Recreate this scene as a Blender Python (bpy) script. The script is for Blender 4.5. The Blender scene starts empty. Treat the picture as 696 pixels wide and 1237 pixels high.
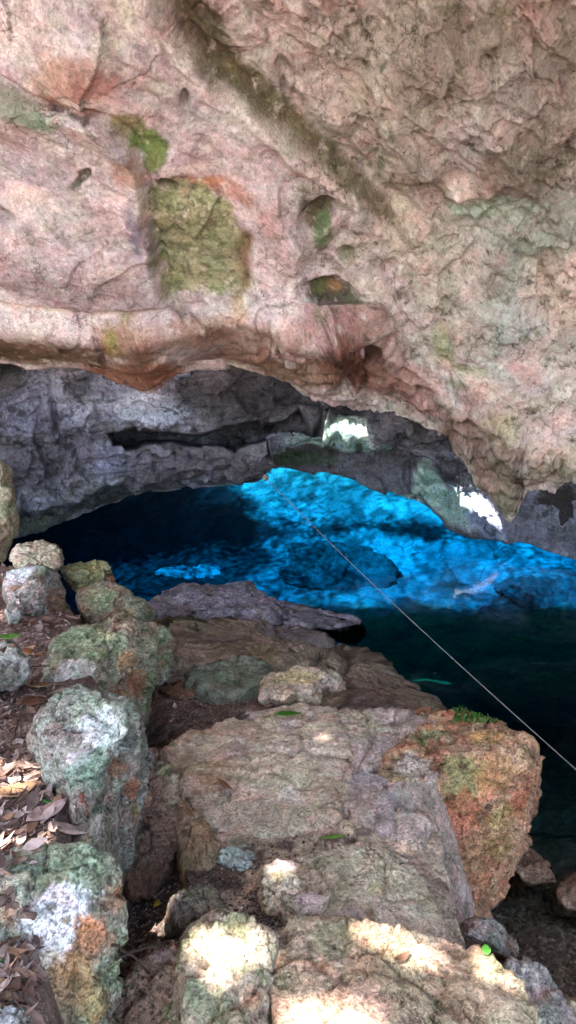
import bpy, math, random
import numpy as np
random.seed(7)
RNG = np.random.RandomState(11)
C = bpy.context.scene.collection

# ------------------------------------------------------------------ camera
W0, H0 = 696.0, 1237.0
F0 = 893.0
PITCH = math.radians(15.0)
CAM = np.array([0.0, 0.0, 2.4])
cp, sp_ = math.cos(PITCH), math.sin(PITCH)
FWD = np.array([0, cp, -sp_]); UP = np.array([0, sp_, cp]); RT = np.array([1.0, 0, 0])

def ray(px, py):
    px = np.asarray(px, float); py = np.asarray(py, float)
    a = (px - W0/2)/F0; b = (H0/2 - py)/F0
    return FWD + a[..., None]*RT + b[..., None]*UP          # not normalised (depth = 1)

def atY(px, py, Y):
    r = ray(px, py); return CAM + r*(np.asarray(Y, float)/r[..., 1])[..., None]

def atZ(px, py, Z):
    r = ray(px, py); return CAM + r*((np.asarray(Z, float)-CAM[2])/r[..., 2])[..., None]

def project(P):
    v = P - CAM
    d = v @ FWD
    return W0/2 + F0*(v @ RT)/d, H0/2 - F0*(v @ UP)/d, d

cam = bpy.data.objects.new('camera', bpy.data.cameras.new('camera')); C.objects.link(cam)
cam.location = CAM; cam.rotation_euler = (math.radians(90)-PITCH, 0, 0)
cam.data.sensor_fit = 'VERTICAL'; cam.data.sensor_height = 24.0
cam.data.lens = F0/H0*24.0
cam.data.clip_start = 0.05; cam.data.clip_end = 500
bpy.context.scene.camera = cam

# ------------------------------------------------------------------ sun
EL = math.radians(58); AZ = math.radians(38)
SUN = np.array([-math.cos(EL)*math.sin(AZ), -math.cos(EL)*math.cos(AZ), math.sin(EL)])   # towards the sun

# ------------------------------------------------------------------ numpy noise
_perm = RNG.permutation(256).astype(np.int32); _perm = np.concatenate([_perm]*3)
_g = RNG.normal(size=(256, 3)); _g /= np.linalg.norm(_g, axis=1)[:, None]
_g = _g.astype(np.float32)
def pn(P, seed=0):
    P = np.asarray(P, np.float32) + np.float32(seed*17.37 + 100.0)
    i = np.floor(P).astype(np.int32); f = P - i; i &= 255
    u = f*f*f*(f*(f*6-15)+10)
    res = 0
    out = []
    for dx in (0, 1):
        for dy in (0, 1):
            for dz in (0, 1):
                h = _perm[_perm[_perm[(i[:, 0]+dx) & 255] + ((i[:, 1]+dy) & 255)] + ((i[:, 2]+dz) & 255)]
                g = _g[h]
                d = g[:, 0]*(f[:, 0]-dx) + g[:, 1]*(f[:, 1]-dy) + g[:, 2]*(f[:, 2]-dz)
                w = (u[:, 0] if dx else 1-u[:, 0])*(u[:, 1] if dy else 1-u[:, 1])*(u[:, 2] if dz else 1-u[:, 2])
                res = res + w*d
    return res*1.6
def fbm(P, sc, octv=4, seed=0, gain=.5, ridged=False):
    a = 1.0; s = 0; t = 0; q = np.asarray(P)*sc
    for k in range(octv):
        n = pn(q, seed+k*3)
        if ridged: n = 1-2*np.abs(n)
        s = s + a*n; t += a; a *= gain; q = q*2.03
    return s/t
def worley(P, sc, seed=0):
    q = np.asarray(P, np.float32)*sc + 300.0
    i = np.floor(q).astype(np.int32)
    f1 = np.full(len(q), 9.0, np.float32); f2 = f1.copy(); cid = np.zeros(len(q), np.int32)
    cx = np.zeros((len(q), 3), np.float32)
    for dx in (-1, 0, 1):
        for dy in (-1, 0, 1):
            for dz in (-1, 0, 1):
                c = i + np.array([dx, dy, dz], np.int32)
                h = _perm[_perm[_perm[c[:, 0] & 255] + (c[:, 1] & 255)] + ((c[:, 2]+seed) & 255)]
                o = c + (_g[h]*.45+.5)
                d = np.sqrt(((q-o)**2).sum(1))
                m = d < f1
                f2 = np.where(m, f1, np.minimum(f2, d))
                f1 = np.where(m, d, f1); cid = np.where(m, h, cid); cx[m] = (q-o)[m]
    return f1, f2, cid, cx
def facet(P, sc, seed=0):
    """chiselled look: each cell has its own small tilted plane"""
    f1, f2, cid, cx = worley(P, sc, seed)
    g = _g[(cid+37) & 255]
    return (g*cx).sum(1)*1.2 + g[:, 0]*.35, f2-f1
def sst(a, b, x):
    t = np.clip((x-a)/(b-a), 0, 1); return t*t*(3-2*t)
def poly_sd(x, y, poly):
    """signed distance, positive inside"""
    x = np.asarray(x, float); y = np.asarray(y, float)
    n = len(poly); d = np.full(x.shape, 1e9); ins = np.zeros(x.shape, bool)
    for k in range(n):
        ax, ay = poly[k][:2]; bx, by = poly[(k+1) % n][:2]
        ex, ey = bx-ax, by-ay
        t = np.clip(((x-ax)*ex+(y-ay)*ey)/(ex*ex+ey*ey+1e-12), 0, 1)
        d = np.minimum(d, np.hypot(x-ax-t*ex, y-ay-t*ey))
        c = ((ay > y) != (by > y)) & (x < ex*(y-ay)/(by-ay+1e-12)+ax)
        ins ^= c
    return np.where(ins, d, -d)
def line_d(x, y, pts):
    """distance to polyline and signed side (+ = right of travel in image space)"""
    d = np.full(x.shape, 1e9); side = np.zeros(x.shape)
    for k in range(len(pts)-1):
        ax, ay = pts[k]; bx, by = pts[k+1]
        ex, ey = bx-ax, by-ay
        t = np.clip(((x-ax)*ex+(y-ay)*ey)/(ex*ex+ey*ey), 0, 1)
        dd = np.hypot(x-ax-t*ex, y-ay-t*ey)
        s = np.sign(ex*(y-ay)-ey*(x-ax))
        m = dd < d-1e-6
        d = np.where(m, dd, d); side = np.where(m, s, side)
    return d, side

# ------------------------------------------------------------------ colour
def lin(c):
    c = np.array(c, float)/255
    return np.where(c <= .04045, c/12.92, ((c+.055)/1.055)**2.4)
def mixc(col, c, w):
    return col*(1-w[:, None]) + np.asarray(c)[None]*w[:, None]
def mottle(P, pal, sc, seed):
    """noise mixture of palette colours"""
    col = np.tile(np.asarray(pal[0], float), (len(P), 1))
    for k, c in enumerate(pal[1:]):
        n = fbm(P, sc*(1+.6*k), 5, seed+13*k, .6)
        col = mixc(col, c, sst(-.02, .28, n)*.85)
    return col

# ------------------------------------------------------------------ objects
def tag(o, label=None, cat=None, group=None, kind=None):
    if label: o['label'] = label
    if cat: o['category'] = cat
    if group: o['group'] = group
    if kind: o['kind'] = kind
    return o
def mesh_obj(name, V, Fc, mat, col=None, parent=None, smooth=True, sharp=None):
    me = bpy.data.meshes.new(name)
    V = np.asarray(V, np.float32)
    if isinstance(Fc, np.ndarray):
        n = Fc.shape[1]
        me.vertices.add(len(V)); me.vertices.foreach_set('co', V.ravel())
        me.loops.add(Fc.size); me.loops.foreach_set('vertex_index', Fc.astype(np.int32).ravel())
        me.polygons.add(len(Fc)); me.polygons.foreach_set('loop_start', np.arange(0, Fc.size, n, dtype=np.int32))
        me.update(calc_edges=True)
    else:
        me.from_pydata([tuple(v) for v in V], [], Fc); me.update()
    me.polygons.foreach_set('use_smooth', np.full(len(me.polygons), smooth))
    if col is not None:
        a = me.color_attributes.new('Col', 'FLOAT_COLOR', 'POINT')
        cc = np.ones((len(V), 4), np.float32); cc[:, :3] = np.clip(col, 0.003, .92)
        a.data.foreach_set('color', cc.ravel())
    me.materials.append(mat)
    o = bpy.data.objects.new(name, me); C.objects.link(o)
    if parent: o.parent = parent
    return o

# ------------------------------------------------------------------ materials
def new_mat(name):
    m = bpy.data.materials.new(name); m.use_nodes = True
    nt = m.node_tree; nt.nodes.clear()
    return m, nt, nt.nodes, nt.links
def rock_mat(name, bump=.5, scale=1.0, rough=.85, spec=.25, var=.35, pits=.5, wet=0.0, mott=.22):
    m, nt, N, L = new_mat(name)
    out = N.new('ShaderNodeOutputMaterial'); b = N.new('ShaderNodeBsdfPrincipled')
    L.new(b.outputs[0], out.inputs[0])
    at = N.new('ShaderNodeAttribute'); at.attribute_name = 'Col'
    tc = N.new('ShaderNodeTexCoord')
    def noise(s, d=8, r=.6, dist=0.0):
        n = N.new('ShaderNodeTexNoise'); n.inputs['Scale'].default_value = s*scale
        n.inputs['Detail'].default_value = d; n.inputs['Roughness'].default_value = r
        n.inputs['Distortion'].default_value = dist
        L.new(tc.outputs['Object'], n.inputs['Vector']); return n
    def mapr(src, a, b_, c, d):
        r = N.new('ShaderNodeMapRange'); r.inputs[1].default_value = a; r.inputs[2].default_value = b_
        r.inputs[3].default_value = c; r.inputs[4].default_value = d; L.new(src, r.inputs[0]); return r.outputs[0]
    def mul(a, b_):
        r = N.new('ShaderNodeMath'); r.operation = 'MULTIPLY'
        for k, v in enumerate((a, b_)):
            if isinstance(v, (int, float)): r.inputs[k].default_value = v
            else: L.new(v, r.inputs[k])
        return r.outputs[0]
    n1 = noise(38, 10, .68); n2 = noise(9, 8, .62, .6); n3 = noise(130, 6, .7)
    f1 = mapr(n1.outputs[0], .3, .7, 1-var, 1+var)
    f2 = mapr(n2.outputs[0], .3, .7, 1-var*.7, 1+var*.7)
    f3 = mapr(n3.outputs[0], .35, .65, 1-var*.8, 1+var*.8)
    f = mul(mul(f1, f2), f3)
    # dark specks / pores
    vo = N.new('ShaderNodeTexVoronoi'); vo.inputs['Scale'].default_value = 55*scale; vo.inputs['Randomness'].default_value = 1
    wv = noise(22, 4, .6)
    mixv = N.new('ShaderNodeMixRGB'); mixv.inputs[0].default_value = .08
    L.new(tc.outputs['Object'], mixv.inputs[1]); L.new(wv.outputs['Color'], mixv.inputs[2]); L.new(mixv.outputs[0], vo.inputs['Vector'])
    n4 = noise(5.5, 5, .6)
    pit = mul(mapr(vo.outputs[0], .10, .28, 1.0, 0.0), mapr(n4.outputs[0], .5, .62, 0.0, 1.0))
    n5 = noise(16, 9, .7, 1.2)
    stain = mapr(n5.outputs[0], .56, .66, 0, .45)
    dark = N.new('ShaderNodeMath'); dark.operation = 'MAXIMUM'; L.new(mul(pit, pits), dark.inputs[0]); L.new(stain, dark.inputs[1])
    f = mul(f, mapr(dark.outputs[0], 0, 1, 1, .3))
    n6 = noise(75, 7, .72, .4)
    spk = mapr(n6.outputs[0], .54, .60, 0, 1); lsp = mapr(n6.outputs[0], .43, .38, 0, 1)
    vc = N.new('ShaderNodeTexVoronoi'); vc.feature = 'DISTANCE_TO_EDGE'; vc.inputs['Scale'].default_value = 8.5*scale
    wv2 = noise(10, 6, .65); mx2 = N.new('ShaderNodeMixRGB'); mx2.inputs[0].default_value = .16
    L.new(tc.outputs['Object'], mx2.inputs[1]); L.new(wv2.outputs['Color'], mx2.inputs[2]); L.new(mx2.outputs[0], vc.inputs['Vector'])
    n7 = noise(4.2, 5, .6)
    crk = mul(mapr(vc.outputs['Distance'], .0, .022, 1.0, 0.0), mapr(n7.outputs[0], .50, .58, 0.0, 1.0))
    f = mul(f, mapr(spk, 0, 1, 1, 1-var*1.1)); f = mul(f, mapr(lsp, 0, 1, 1, 1+var*.7)); f = mul(f, mapr(crk, 0, 1, 1, .38))
    # subtle hue mottling
    hue = N.new('ShaderNodeMixRGB'); hue.blend_type = 'MIX'
    hc = N.new('ShaderNodeValToRGB')
    e = hc.color_ramp.elements; e[0].position = .3; e[0].color = (.50, .62, .48, 1); e[1].position = .72; e[1].color = (.78, .50, .46, 1)
    e2 = hc.color_ramp.elements.new(.5); e2.color = (.60, .57, .55, 1)
    nh = noise(6.5, 9, .66, .8); L.new(nh.outputs[0], hc.inputs[0])
    hm = N.new('ShaderNodeMixRGB'); hm.blend_type = 'MULTIPLY'; hm.inputs[0].default_value = 1
    L.new(at.outputs['Color'], hm.inputs[1]); L.new(hc.outputs[0], hm.inputs[2])
    hs = N.new('ShaderNodeVectorMath'); hs.operation = 'SCALE'; hs.inputs['Scale'].default_value = 1/.58
    L.new(hm.outputs[0], hs.inputs[0])
    hue.inputs[0].default_value = min(1, mott*3); L.new(at.outputs['Color'], hue.inputs[1]); L.new(hs.outputs[0], hue.inputs[2])
    sc = N.new('ShaderNodeVectorMath'); sc.operation = 'SCALE'; L.new(hue.outputs[0], sc.inputs[0]); L.new(f, sc.inputs['Scale'])
    L.new(sc.outputs[0], b.inputs['Base Color'])
    b.inputs['Specular IOR Level'].default_value = spec
    L.new(mapr(n2.outputs[0], .35, .7, rough-.12-wet, min(1, rough+.08-wet*.3)), b.inputs['Roughness'])
    # bump
    add = N.new('ShaderNodeMath'); add.operation = 'MULTIPLY_ADD'
    L.new(n1.outputs[0], add.inputs[0]); add.inputs[1].default_value = .8
    ad2 = N.new('ShaderNodeMath'); ad2.operation = 'MULTIPLY_ADD'; L.new(n3.outputs[0], ad2.inputs[0]); ad2.inputs[1].default_value = .3
    ad3 = N.new('ShaderNodeMath'); ad3.operation = 'MULTIPLY_ADD'; L.new(crk, ad3.inputs[0]); ad3.inputs[1].default_value = -.7; L.new(mul(pit, -.5), ad3.inputs[2])
    ad4 = N.new('ShaderNodeMath'); ad4.operation = 'MULTIPLY_ADD'; L.new(spk, ad4.inputs[0]); ad4.inputs[1].default_value = -.22; L.new(ad3.outputs[0], ad4.inputs[2])
    L.new(ad4.outputs[0], ad2.inputs[2]); L.new(ad2.outputs[0], add.inputs[2])
    add2 = N.new('ShaderNodeMath'); add2.operation = 'MULTIPLY_ADD'; L.new(n5.outputs[0], add2.inputs[0]); add2.inputs[1].default_value = 1.2
    L.new(add.outputs[0], add2.inputs[2])
    bp = N.new('ShaderNodeBump'); bp.inputs['Strength'].default_value = bump; bp.inputs['Distance'].default_value = .02/scale
    L.new(add2.outputs[0], bp.inputs['Height']); L.new(bp.outputs[0], b.inputs['Normal'])
    return m
M_over = rock_mat('limestone_overhang', bump=.6, scale=.9, var=.21, pits=.6, mott=.18)
M_rock = rock_mat('limestone_boulder', bump=1.0, scale=1.3, var=.46, pits=.9, mott=.24)
M_slab = rock_mat('limestone_slab', bump=.9, scale=1.3, var=.38, pits=.7, mott=.2)
M_dark = rock_mat('dark_limestone', bump=.8, scale=.6, var=.33, pits=.5, rough=.75, spec=.35, mott=.12)
M_wet = rock_mat('wet_limestone', bump=1.0, scale=.8, var=.32, pits=.5, rough=.55, spec=.5, wet=.1, mott=.15)
M_soil = rock_mat('soil', bump=1.0, scale=2.0, var=.5, pits=.9, rough=.95, spec=.1, mott=.2)
M_bed = rock_mat('lake_bed', bump=.25, scale=.16, var=.28, pits=.6, rough=.95, spec=.0, mott=.1)
M_wood = rock_mat('dead_wood', bump=.6, scale=3.0, var=.3, pits=.3, rough=.85, spec=.2, mott=.1)
def leaf_mat(name, var=.3):
    m, nt, N, L = new_mat(name)
    out = N.new('ShaderNodeOutputMaterial'); b = N.new('ShaderNodeBsdfPrincipled'); tr = N.new('ShaderNodeBsdfTranslucent')
    mx = N.new('ShaderNodeMixShader'); mx.inputs[0].default_value = .25
    L.new(b.outputs[0], mx.inputs[1]); L.new(tr.outputs[0], mx.inputs[2]); L.new(mx.outputs[0], out.inputs[0])
    at = N.new('ShaderNodeAttribute'); at.attribute_name = 'Col'
    tc = N.new('ShaderNodeTexCoord'); n = N.new('ShaderNodeTexNoise'); n.inputs['Scale'].default_value = 45; n.inputs['Detail'].default_value = 6
    L.new(tc.outputs['Object'], n.inputs['Vector'])
    r = N.new('ShaderNodeMapRange'); r.inputs[1].default_value = .3; r.inputs[2].default_value = .7; r.inputs[3].default_value = 1-var; r.inputs[4].default_value = 1+var
    L.new(n.outputs[0], r.inputs[0])
    s = N.new('ShaderNodeVectorMath'); s.operation = 'SCALE'; L.new(at.outputs['Color'], s.inputs[0]); L.new(r.outputs[0], s.inputs['Scale'])
    L.new(s.outputs[0], b.inputs['Base Color']); L.new(s.outputs[0], tr.inputs['Color'])
    b.inputs['Roughness'].default_value = .5; b.inputs['Specular IOR Level'].default_value = .35
    bp = N.new('ShaderNodeBump'); bp.inputs['Strength'].default_value = .4; bp.inputs['Distance'].default_value = .004
    L.new(n.outputs[0], bp.inputs['Height']); L.new(bp.outputs[0], b.inputs['Normal'])
    return m
M_leaf = leaf_mat('leaf')

# ------------------------------------------------------------------ rocks as rounded half-space intersections
_ico = {}
def ico(n):
    if n not in _ico:
        import bmesh
        bm = bmesh.new(); bmesh.ops.create_icosphere(bm, subdivisions=n, radius=1.0)
        V = np.array([v.co[:] for v in bm.verts]); Fc = np.array([[v.index for v in f.verts] for f in bm.faces], np.int32)
        bm.free(); _ico[n] = (V, Fc)
    return _ico[n]
ROCKS = []
def hull(pts):
    pts = sorted(map(tuple, pts)); 
    def half(ps):
        h = []
        for q in ps:
            while len(h) > 1 and (h[-1][0]-h[-2][0])*(q[1]-h[-2][1])-(h[-1][1]-h[-2][1])*(q[0]-h[-2][0]) <= 0: h.pop()
            h.append(q)
        return h[:-1]
    return np.array(half(pts)+half(pts[::-1]), float)
def rock(name, label, cat, out, Yc, facets, zb, seed, sub=5, thick=.35, back=None, amp=1.0, pal=None, blobs=(), mat=None,
         p=34, tilt=.3, grow=1.10, group=None, rough=1.0, palsc=4.0, strata=0.0, cshift=0.0, flat=None, fac=1.0, jit=True):
    rs = np.random.RandomState(seed)
    out = hull(out); ctr = out.mean(0)
    out = ctr + (out-ctr)*grow
    c = atY(ctr[0], ctr[1], Yc+cshift)
    view = c-CAM; view /= np.linalg.norm(view)
    planes = []
    n_ = len(out)
    for k in range(n_):
        a, b = out[k], out[(k+1) % n_]
        if flat is not None:
            A = atZ(a[0], a[1], flat); B = atZ(b[0], b[1], flat)
            n = np.array([B[1]-A[1], -(B[0]-A[0]), 0]); n /= np.linalg.norm(n); Mp = (A+B)/2
            if n @ (c-Mp) > 0: n = -n
            n[2] = rs.uniform(-.1, .45); n /= np.linalg.norm(n)
            planes.append((n, Mp)); continue
        A = atY(a[0], a[1], Yc); B = atY(b[0], b[1], Yc)
        n = np.cross(A-CAM, B-CAM); n /= np.linalg.norm(n)
        Mp = (A+B)/2
        if n @ (c-Mp) > 0: n = -n
        n = n + view*rs.uniform(-tilt, tilt); n /= np.linalg.norm(n)
        planes.append((n, Mp))
    for f in facets:                           # (nx,ny,nz, px,py, z)  plane through pixel at height z
        n = np.array(f[:3], float); n /= np.linalg.norm(n)
        planes.append((n, atZ(f[3], f[4], f[5])))
    planes.append((np.array([0, 0, -1.0]), np.array([0, 0, zb])))
    bk = back if back is not None else thick
    if flat is None: planes.append((np.array([view[0], view[1], 0])/np.hypot(view[0], view[1]), c+np.array([0, bk, 0])))
    if flat is None: planes.append((-view, c-view*thick*1.3))
    Nn = np.array([q[0] for q in planes]); Hh = np.array([(q[1]-c) @ q[0] for q in planes])
    if Hh.min() < .03: print('THIN', name, seed, Hh.round(3))
    Hh = np.maximum(Hh, .02)
    Nq = rs.normal(size=(1500, 3)); Nq /= np.linalg.norm(Nq, axis=1)[:, None]
    Pq = Nq/(np.maximum(Nq @ Nn.T, 0)/Hh).max(1)[:, None]
    for k in range(14 if flat is None else 8):
        n = rs.normal(size=3); n /= np.linalg.norm(n)
        if flat is not None: n[2] *= .2; n /= np.linalg.norm(n)
        rr_ = (Pq @ n).max()
        if n[2] < -.5: continue
        Nn = np.concatenate([Nn, n[None]]); Hh = np.append(Hh, max(.03, rr_*rs.uniform(.86, .97)))
    S, Fc = ico(sub)
    ext = np.ones(3)
    for ax in range(3):
        for it in range(2):
            e = np.zeros(3); e[ax] = 1 if it else -1
            q = (np.maximum(Nn @ e, 0)/Hh).max()
            r = 1/max(q, 1e-6); ext[ax] = r if it == 0 else (ext[ax]+r)/2
    D = S*ext
    q = np.maximum(D @ Nn.T, 0)/Hh
    s = (q**p).sum(1)**(1/p)
    P = c + D/s[:, None]
    G = ((q**(p-1))[:, :, None]*(Nn/Hh[:, None])[None]).sum(1); G /= np.linalg.norm(G, axis=1)[:, None]
    size = float(np.mean(ext))
    off = np.array([seed*3.1, seed*1.7, -seed*2.3])
    Q = P+off
    # big chips, lumps, medium roughness, strata
    wq = Q + np.stack([fbm(Q, 3.0, 2, seed+k) for k in range(3)], 1)*.04
    fc, ed = facet(wq, 1.6/size, seed % 50)
    d = fc*.10*size*amp*fac
    fc2, ed2 = facet(wq, 4.2/size, (seed+9) % 50)
    d += fc2*.036*size*amp*fac
    d -= sst(.10, .0, ed)*.012*rough
    d += fbm(Q, 1.3/size, 3, seed)*.05*size*amp
    pores = fbm(Q, 26, 3, seed+61, .5); d -= sst(.24, .42, pores)*.007*rough
    d += (fbm(wq, 5.5, 4, seed+6, .5, ridged=True)-.25)*.007*rough
    d += fbm(Q, 14, 4, seed+5, .55)*.007*rough
    d += fbm(Q, 45, 3, seed+8, .6)*.0035*rough
    f3_, e3_ = facet(wq, 13, (seed+19) % 50)
    d += f3_*.007*rough
    holes = fbm(Q, 9, 3, seed+21)
    d -= sst(.28, .5, holes)*.025*amp*rough
    if strata:
        wz = P[:, 2]*1.0 + .15*P[:, 1] + fbm(Q, 3, 2, seed)*.03
        d += strata*fbm(np.stack([wz*30, P[:, 0]*1.5, P[:, 1]*1.5], 1), 1.0, 3, seed)
    P = P + G*d[:, None]
    pal = pal or PAL['tan']
    col = mottle(Q, pal, palsc, seed)
    col = mixc(col, lin((64, 48, 38)), sst(.26, .42, pores)*.6)
    col = mixc(col, lin((60, 46, 38)), sst(.035, .0, ed+fbm(Q, 12, 3, seed)*.05)*.5)
    # lighten worn edges slightly, darker tone in holes
    col = mixc(col, lin((70, 52, 42)), sst(.3, .48, holes)*.55)
    col = col*(.62 if mat in (M_bed,) else np.array([1.46, 1.48, 1.5]))
    if blobs:
        px, py, dd = project(P)
        facing = ((P-CAM)*G).sum(1) < 0
        for (bx, by, br, bc, bs) in blobs:
            m = np.hypot(px-bx, py-by) + np.where(facing, 0, 1e4)
            k = int(np.argmin(m)); ctr3 = P[k]; rad = br/F0*dd[k]
            wob = fbm(Q, 2.0/max(rad, .02), 6, seed+31+int(bx) % 7, .72)*.85
            dist = np.linalg.norm(P-ctr3, axis=1)/rad + wob
            col = mixc(col, lin(bc)*1.35, sst(1.05, .85, dist)*bs*(.8 if bc[0]-bc[2] > 45 or bc[1]-bc[0] > 10 else 1))
    mt = mat or M_rock
    cen = np.array([c[0], c[1], zb])
    o = mesh_obj(name, P-cen, Fc, mt, col)
    o.location = cen
    tag(o, label, cat, group)
    ROCKS.append(o)
    return o
PAL = {
 'tan':  [lin((150, 132, 114)), lin((168, 148, 128)), lin((128, 100, 84)), lin((140, 140, 116))],
 'moss': [lin((140, 138, 116)), lin((160, 154, 134)), lin((108, 118, 84)), lin((130, 102, 84))],
 'grey': [lin((138, 134, 128)), lin((168, 162, 156)), lin((112, 118, 104)), lin((122, 98, 84))],
 'brown':[lin((104, 82, 68)), lin((124, 94, 78)), lin((88, 80, 62)), lin((132, 116, 100))],
 'wet':  [lin((142, 124, 104)), lin((160, 142, 122)), lin((120, 108, 84)), lin((142, 116, 98))],
 'lav':  [lin((140, 132, 142)), lin((164, 154, 162)), lin((114, 106, 112)), lin((126, 112, 102))],
 'slab': [lin((178, 160, 136)), lin((192, 174, 152)), lin((160, 144, 114)), lin((166, 148, 136))],
 'orange':[lin((158, 110, 84)), lin((146, 122, 90)), lin((124, 78, 60)), lin((134, 126, 94))],
}

# ------------------------------------------------------------------ ledge heights
def ztop(y):
    return np.interp(y, [0, 1.3, 2.0, 3.35, 4.5, 5.9, 6.4], [.9, .85, .75, .60, .30, .06, -.15])
def px2xy(pts, z):
    return [tuple(atZ(a, b, z)[:2]) for a, b in pts]
LEDGE = px2xy([(590, 1300), (570, 1200), (530, 1130), (500, 1060), (490, 980), (510, 900)], .62) + px2xy([(500, 890), (400, 800)], .25) \
        + px2xy([(320, 775), (230, 765), (190, 755)], .2) + px2xy([(120, 735), (60, 640)], .2) + [(-2.2, 5.3), (-9, 5.6), (-9, -3), (1.2, -3), (.85, .6)]
BANK = px2xy([(118, 1330), (110, 1237), (130, 1150), (120, 1060), (150, 960), (140, 860), (150, 800), (120, 745), (90, 700)], .85) \
        + px2xy([(60, 668), (20, 650)], .8) + [(-2.4, 4.9), (-9, 5.2), (-9, -3), (-.6, -3), (-.55, .3)]
def bed_z(x, y):
    z = np.interp(y, [0, 1.5, 3, 4.5, 6, 8, 11, 13, 15.5, 18], [.12, .12, -.25, -.9, -1.3, -1.9, -2.2, -1.9, -.9, .6])
    return z
def ground_z(x, y):
    sh = x.shape; x = x.ravel(); y = y.ravel()
    P = np.stack([x, y, np.zeros_like(x)], 1)
    w = fbm(P, 2.0, 3, 3)*.12
    sl = poly_sd(x+w, y+w*.5, LEDGE); sb = poly_sd(x+w*.5, y-w*.5, BANK)
    floor = ztop(y) - .12 - .14*np.exp(-(np.clip(-sb, 0, 9)/.16)**2) + fbm(P, 3.5, 4, 5)*.04
    shore = bed_z(x, y) + fbm(P, 2.5, 4, 8)*.09*(1+np.clip(y-3, 0, 3))
    z = shore + (floor-shore)*sst(-.10, .05, sl)
    bankz = np.interp(y, [-3, 1, 2, 3.3, 4.5, 5], [1.15, 1.13, 1.02, .86, .74, .5]) + .10*np.clip(-x-1.0, 0, 3)
    bankz = bankz + fbm(P, 2.5, 4, 15)*.06
    z = z + (np.maximum(bankz, z)-z)*sst(-.04, .12, sb)
    z += fbm(P, 12, 3, 25)*.018
    out = sst(-2, -9, y)
    z = z + out*(1.2 + .12*(-y-2) - z)
    return z.reshape(sh)
def nonuni(a0, a1, a2, a3, st, g=1.18, mx=4.0):
    mid = list(np.arange(a1, a2+1e-6, st))
    lo = []; v = a1; s = st
    while v > a0: s = min(s*g, mx); v -= s; lo.append(v)
    hi = []; v = mid[-1]; s = st
    while v < a3: s = min(s*g, mx); v += s; hi.append(v)
    return np.array(lo[::-1]+mid+hi)
def grid_faces(nr, nc, flip=False):
    i = np.arange(nr-1)[:, None]*nc + np.arange(nc-1)[None]
    Fc = np.stack([i, i+1, i+nc+1, i+nc], -1).reshape(-1, 4)
    return Fc[:, ::-1].copy() if flip else Fc

gx = nonuni(-60, -1.9, 1.7, 60, .014); gy = nonuni(-90, .9, 5.3, 5.9, .014)
GX, GY = np.meshgrid(gx, gy)
GZ = ground_z(GX, GY)
Pg = np.stack([GX.ravel(), GY.ravel(), GZ.ravel()], 1)
pk = (np.abs(Pg[:, 0]) < 3)
colg = np.tile(lin((92, 76, 66)), (len(Pg), 1))
colg = mottle(Pg, [lin((122, 104, 96)), lin((146, 130, 122)), lin((92, 74, 66)), lin((150, 134, 122))], 6, 77)
sbk = poly_sd(Pg[:, 0], Pg[:, 1], BANK)
colg = mixc(colg, lin((146, 122, 114)), sst(0, .25, sbk)*.5)
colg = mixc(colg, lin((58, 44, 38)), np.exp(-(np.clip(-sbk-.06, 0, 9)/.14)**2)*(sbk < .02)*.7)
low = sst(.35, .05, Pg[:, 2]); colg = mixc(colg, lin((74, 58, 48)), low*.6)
far = sst(-3, -6, Pg[:, 1]); colg = mixc(colg, lin((206, 200, 196)), far*.95)  # unseen ground behind the camera, paled to bounce light onto the overhang
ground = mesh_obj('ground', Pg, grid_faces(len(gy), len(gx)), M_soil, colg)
tag(ground, kind='structure')

# ------------------------------------------------------------------ lake bed
bx = np.linspace(-9, 9, 190); by = np.concatenate([np.arange(1.2, 5, .06), np.arange(5, 19, .075)])
BX, BY = np.meshgrid(bx, by)
Pb = np.stack([BX.ravel(), BY.ravel(), np.zeros(BX.size)], 1)
Pb[:, 2] = bed_z(Pb[:, 0], Pb[:, 1]) - .05
lump = fbm(Pb, .55, 4, 41); fcb, edb = facet(Pb+lump[:, None]*.3, .8, 5)
Pb[:, 2] += lump*.20 + fcb*.03 + fbm(Pb, 2.2, 3, 44)*.02
Pb[:, 2] = np.where(Pb[:, 1] > 14.5, Pb[:, 2], np.minimum(Pb[:, 2], -.12 - .15*np.clip(Pb[:, 1]-3, 0, 3) + .35*(Pb[:, 1] < 2.7)))
colb = np.tile(lin((150, 158, 154)), (len(Pb), 1))
rk = fbm(Pb*[1, .6, 1], 1.0, 5, 47, .6)
colb = mixc(colb, lin((104, 116, 116)), sst(.02, .18, rk)*.85)
rk2 = fbm(Pb*[1, .45, 1], 2.6, 5, 49, .65)
colb = mixc(colb, lin((56, 66, 66)), sst(.06, .2, rk2)*.85)
rk3 = fbm(Pb*[1, .35, 1], 6, 4, 51, .65)
colb = mixc(colb, lin((60, 70, 70)), sst(.12, .26, rk3)*.8)
colb = mixc(colb, lin((86, 96, 56)), sst(11.9, 10.6, Pb[:, 1]+1.2*rk)*sst(.1, 1.1, Pb[:, 0]+.8*rk2))
colb = mixc(colb, lin((70, 66, 56)), sst(8.6, 6.5, Pb[:, 1]+.6*rk))
e1 = worley(Pb*[1, .55, 1]+lump[:, None]*.5, 1.3, 3); e2 = worley(Pb*[1, .5, 1]+lump[:, None]*.3, 3.2, 6)
colb = mixc(colb, lin((40, 50, 52)), sst(.10, .02, e1[1]-e1[0]+rk2*.2)*.5)
colb = mixc(colb, lin((52, 62, 64)), sst(.10, .0, e2[1]-e2[0]+rk*.3)*.35)
colb = colb*(1+.12*_g[e1[2] & 255][:, :1])
bpx, bpy_, _ = project(Pb)
dk = sst(1.2, .8, np.hypot((Pb[:, 0]+3.2)/2.9, (Pb[:, 1]-12.9)/2.4)+rk*.8)
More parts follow.
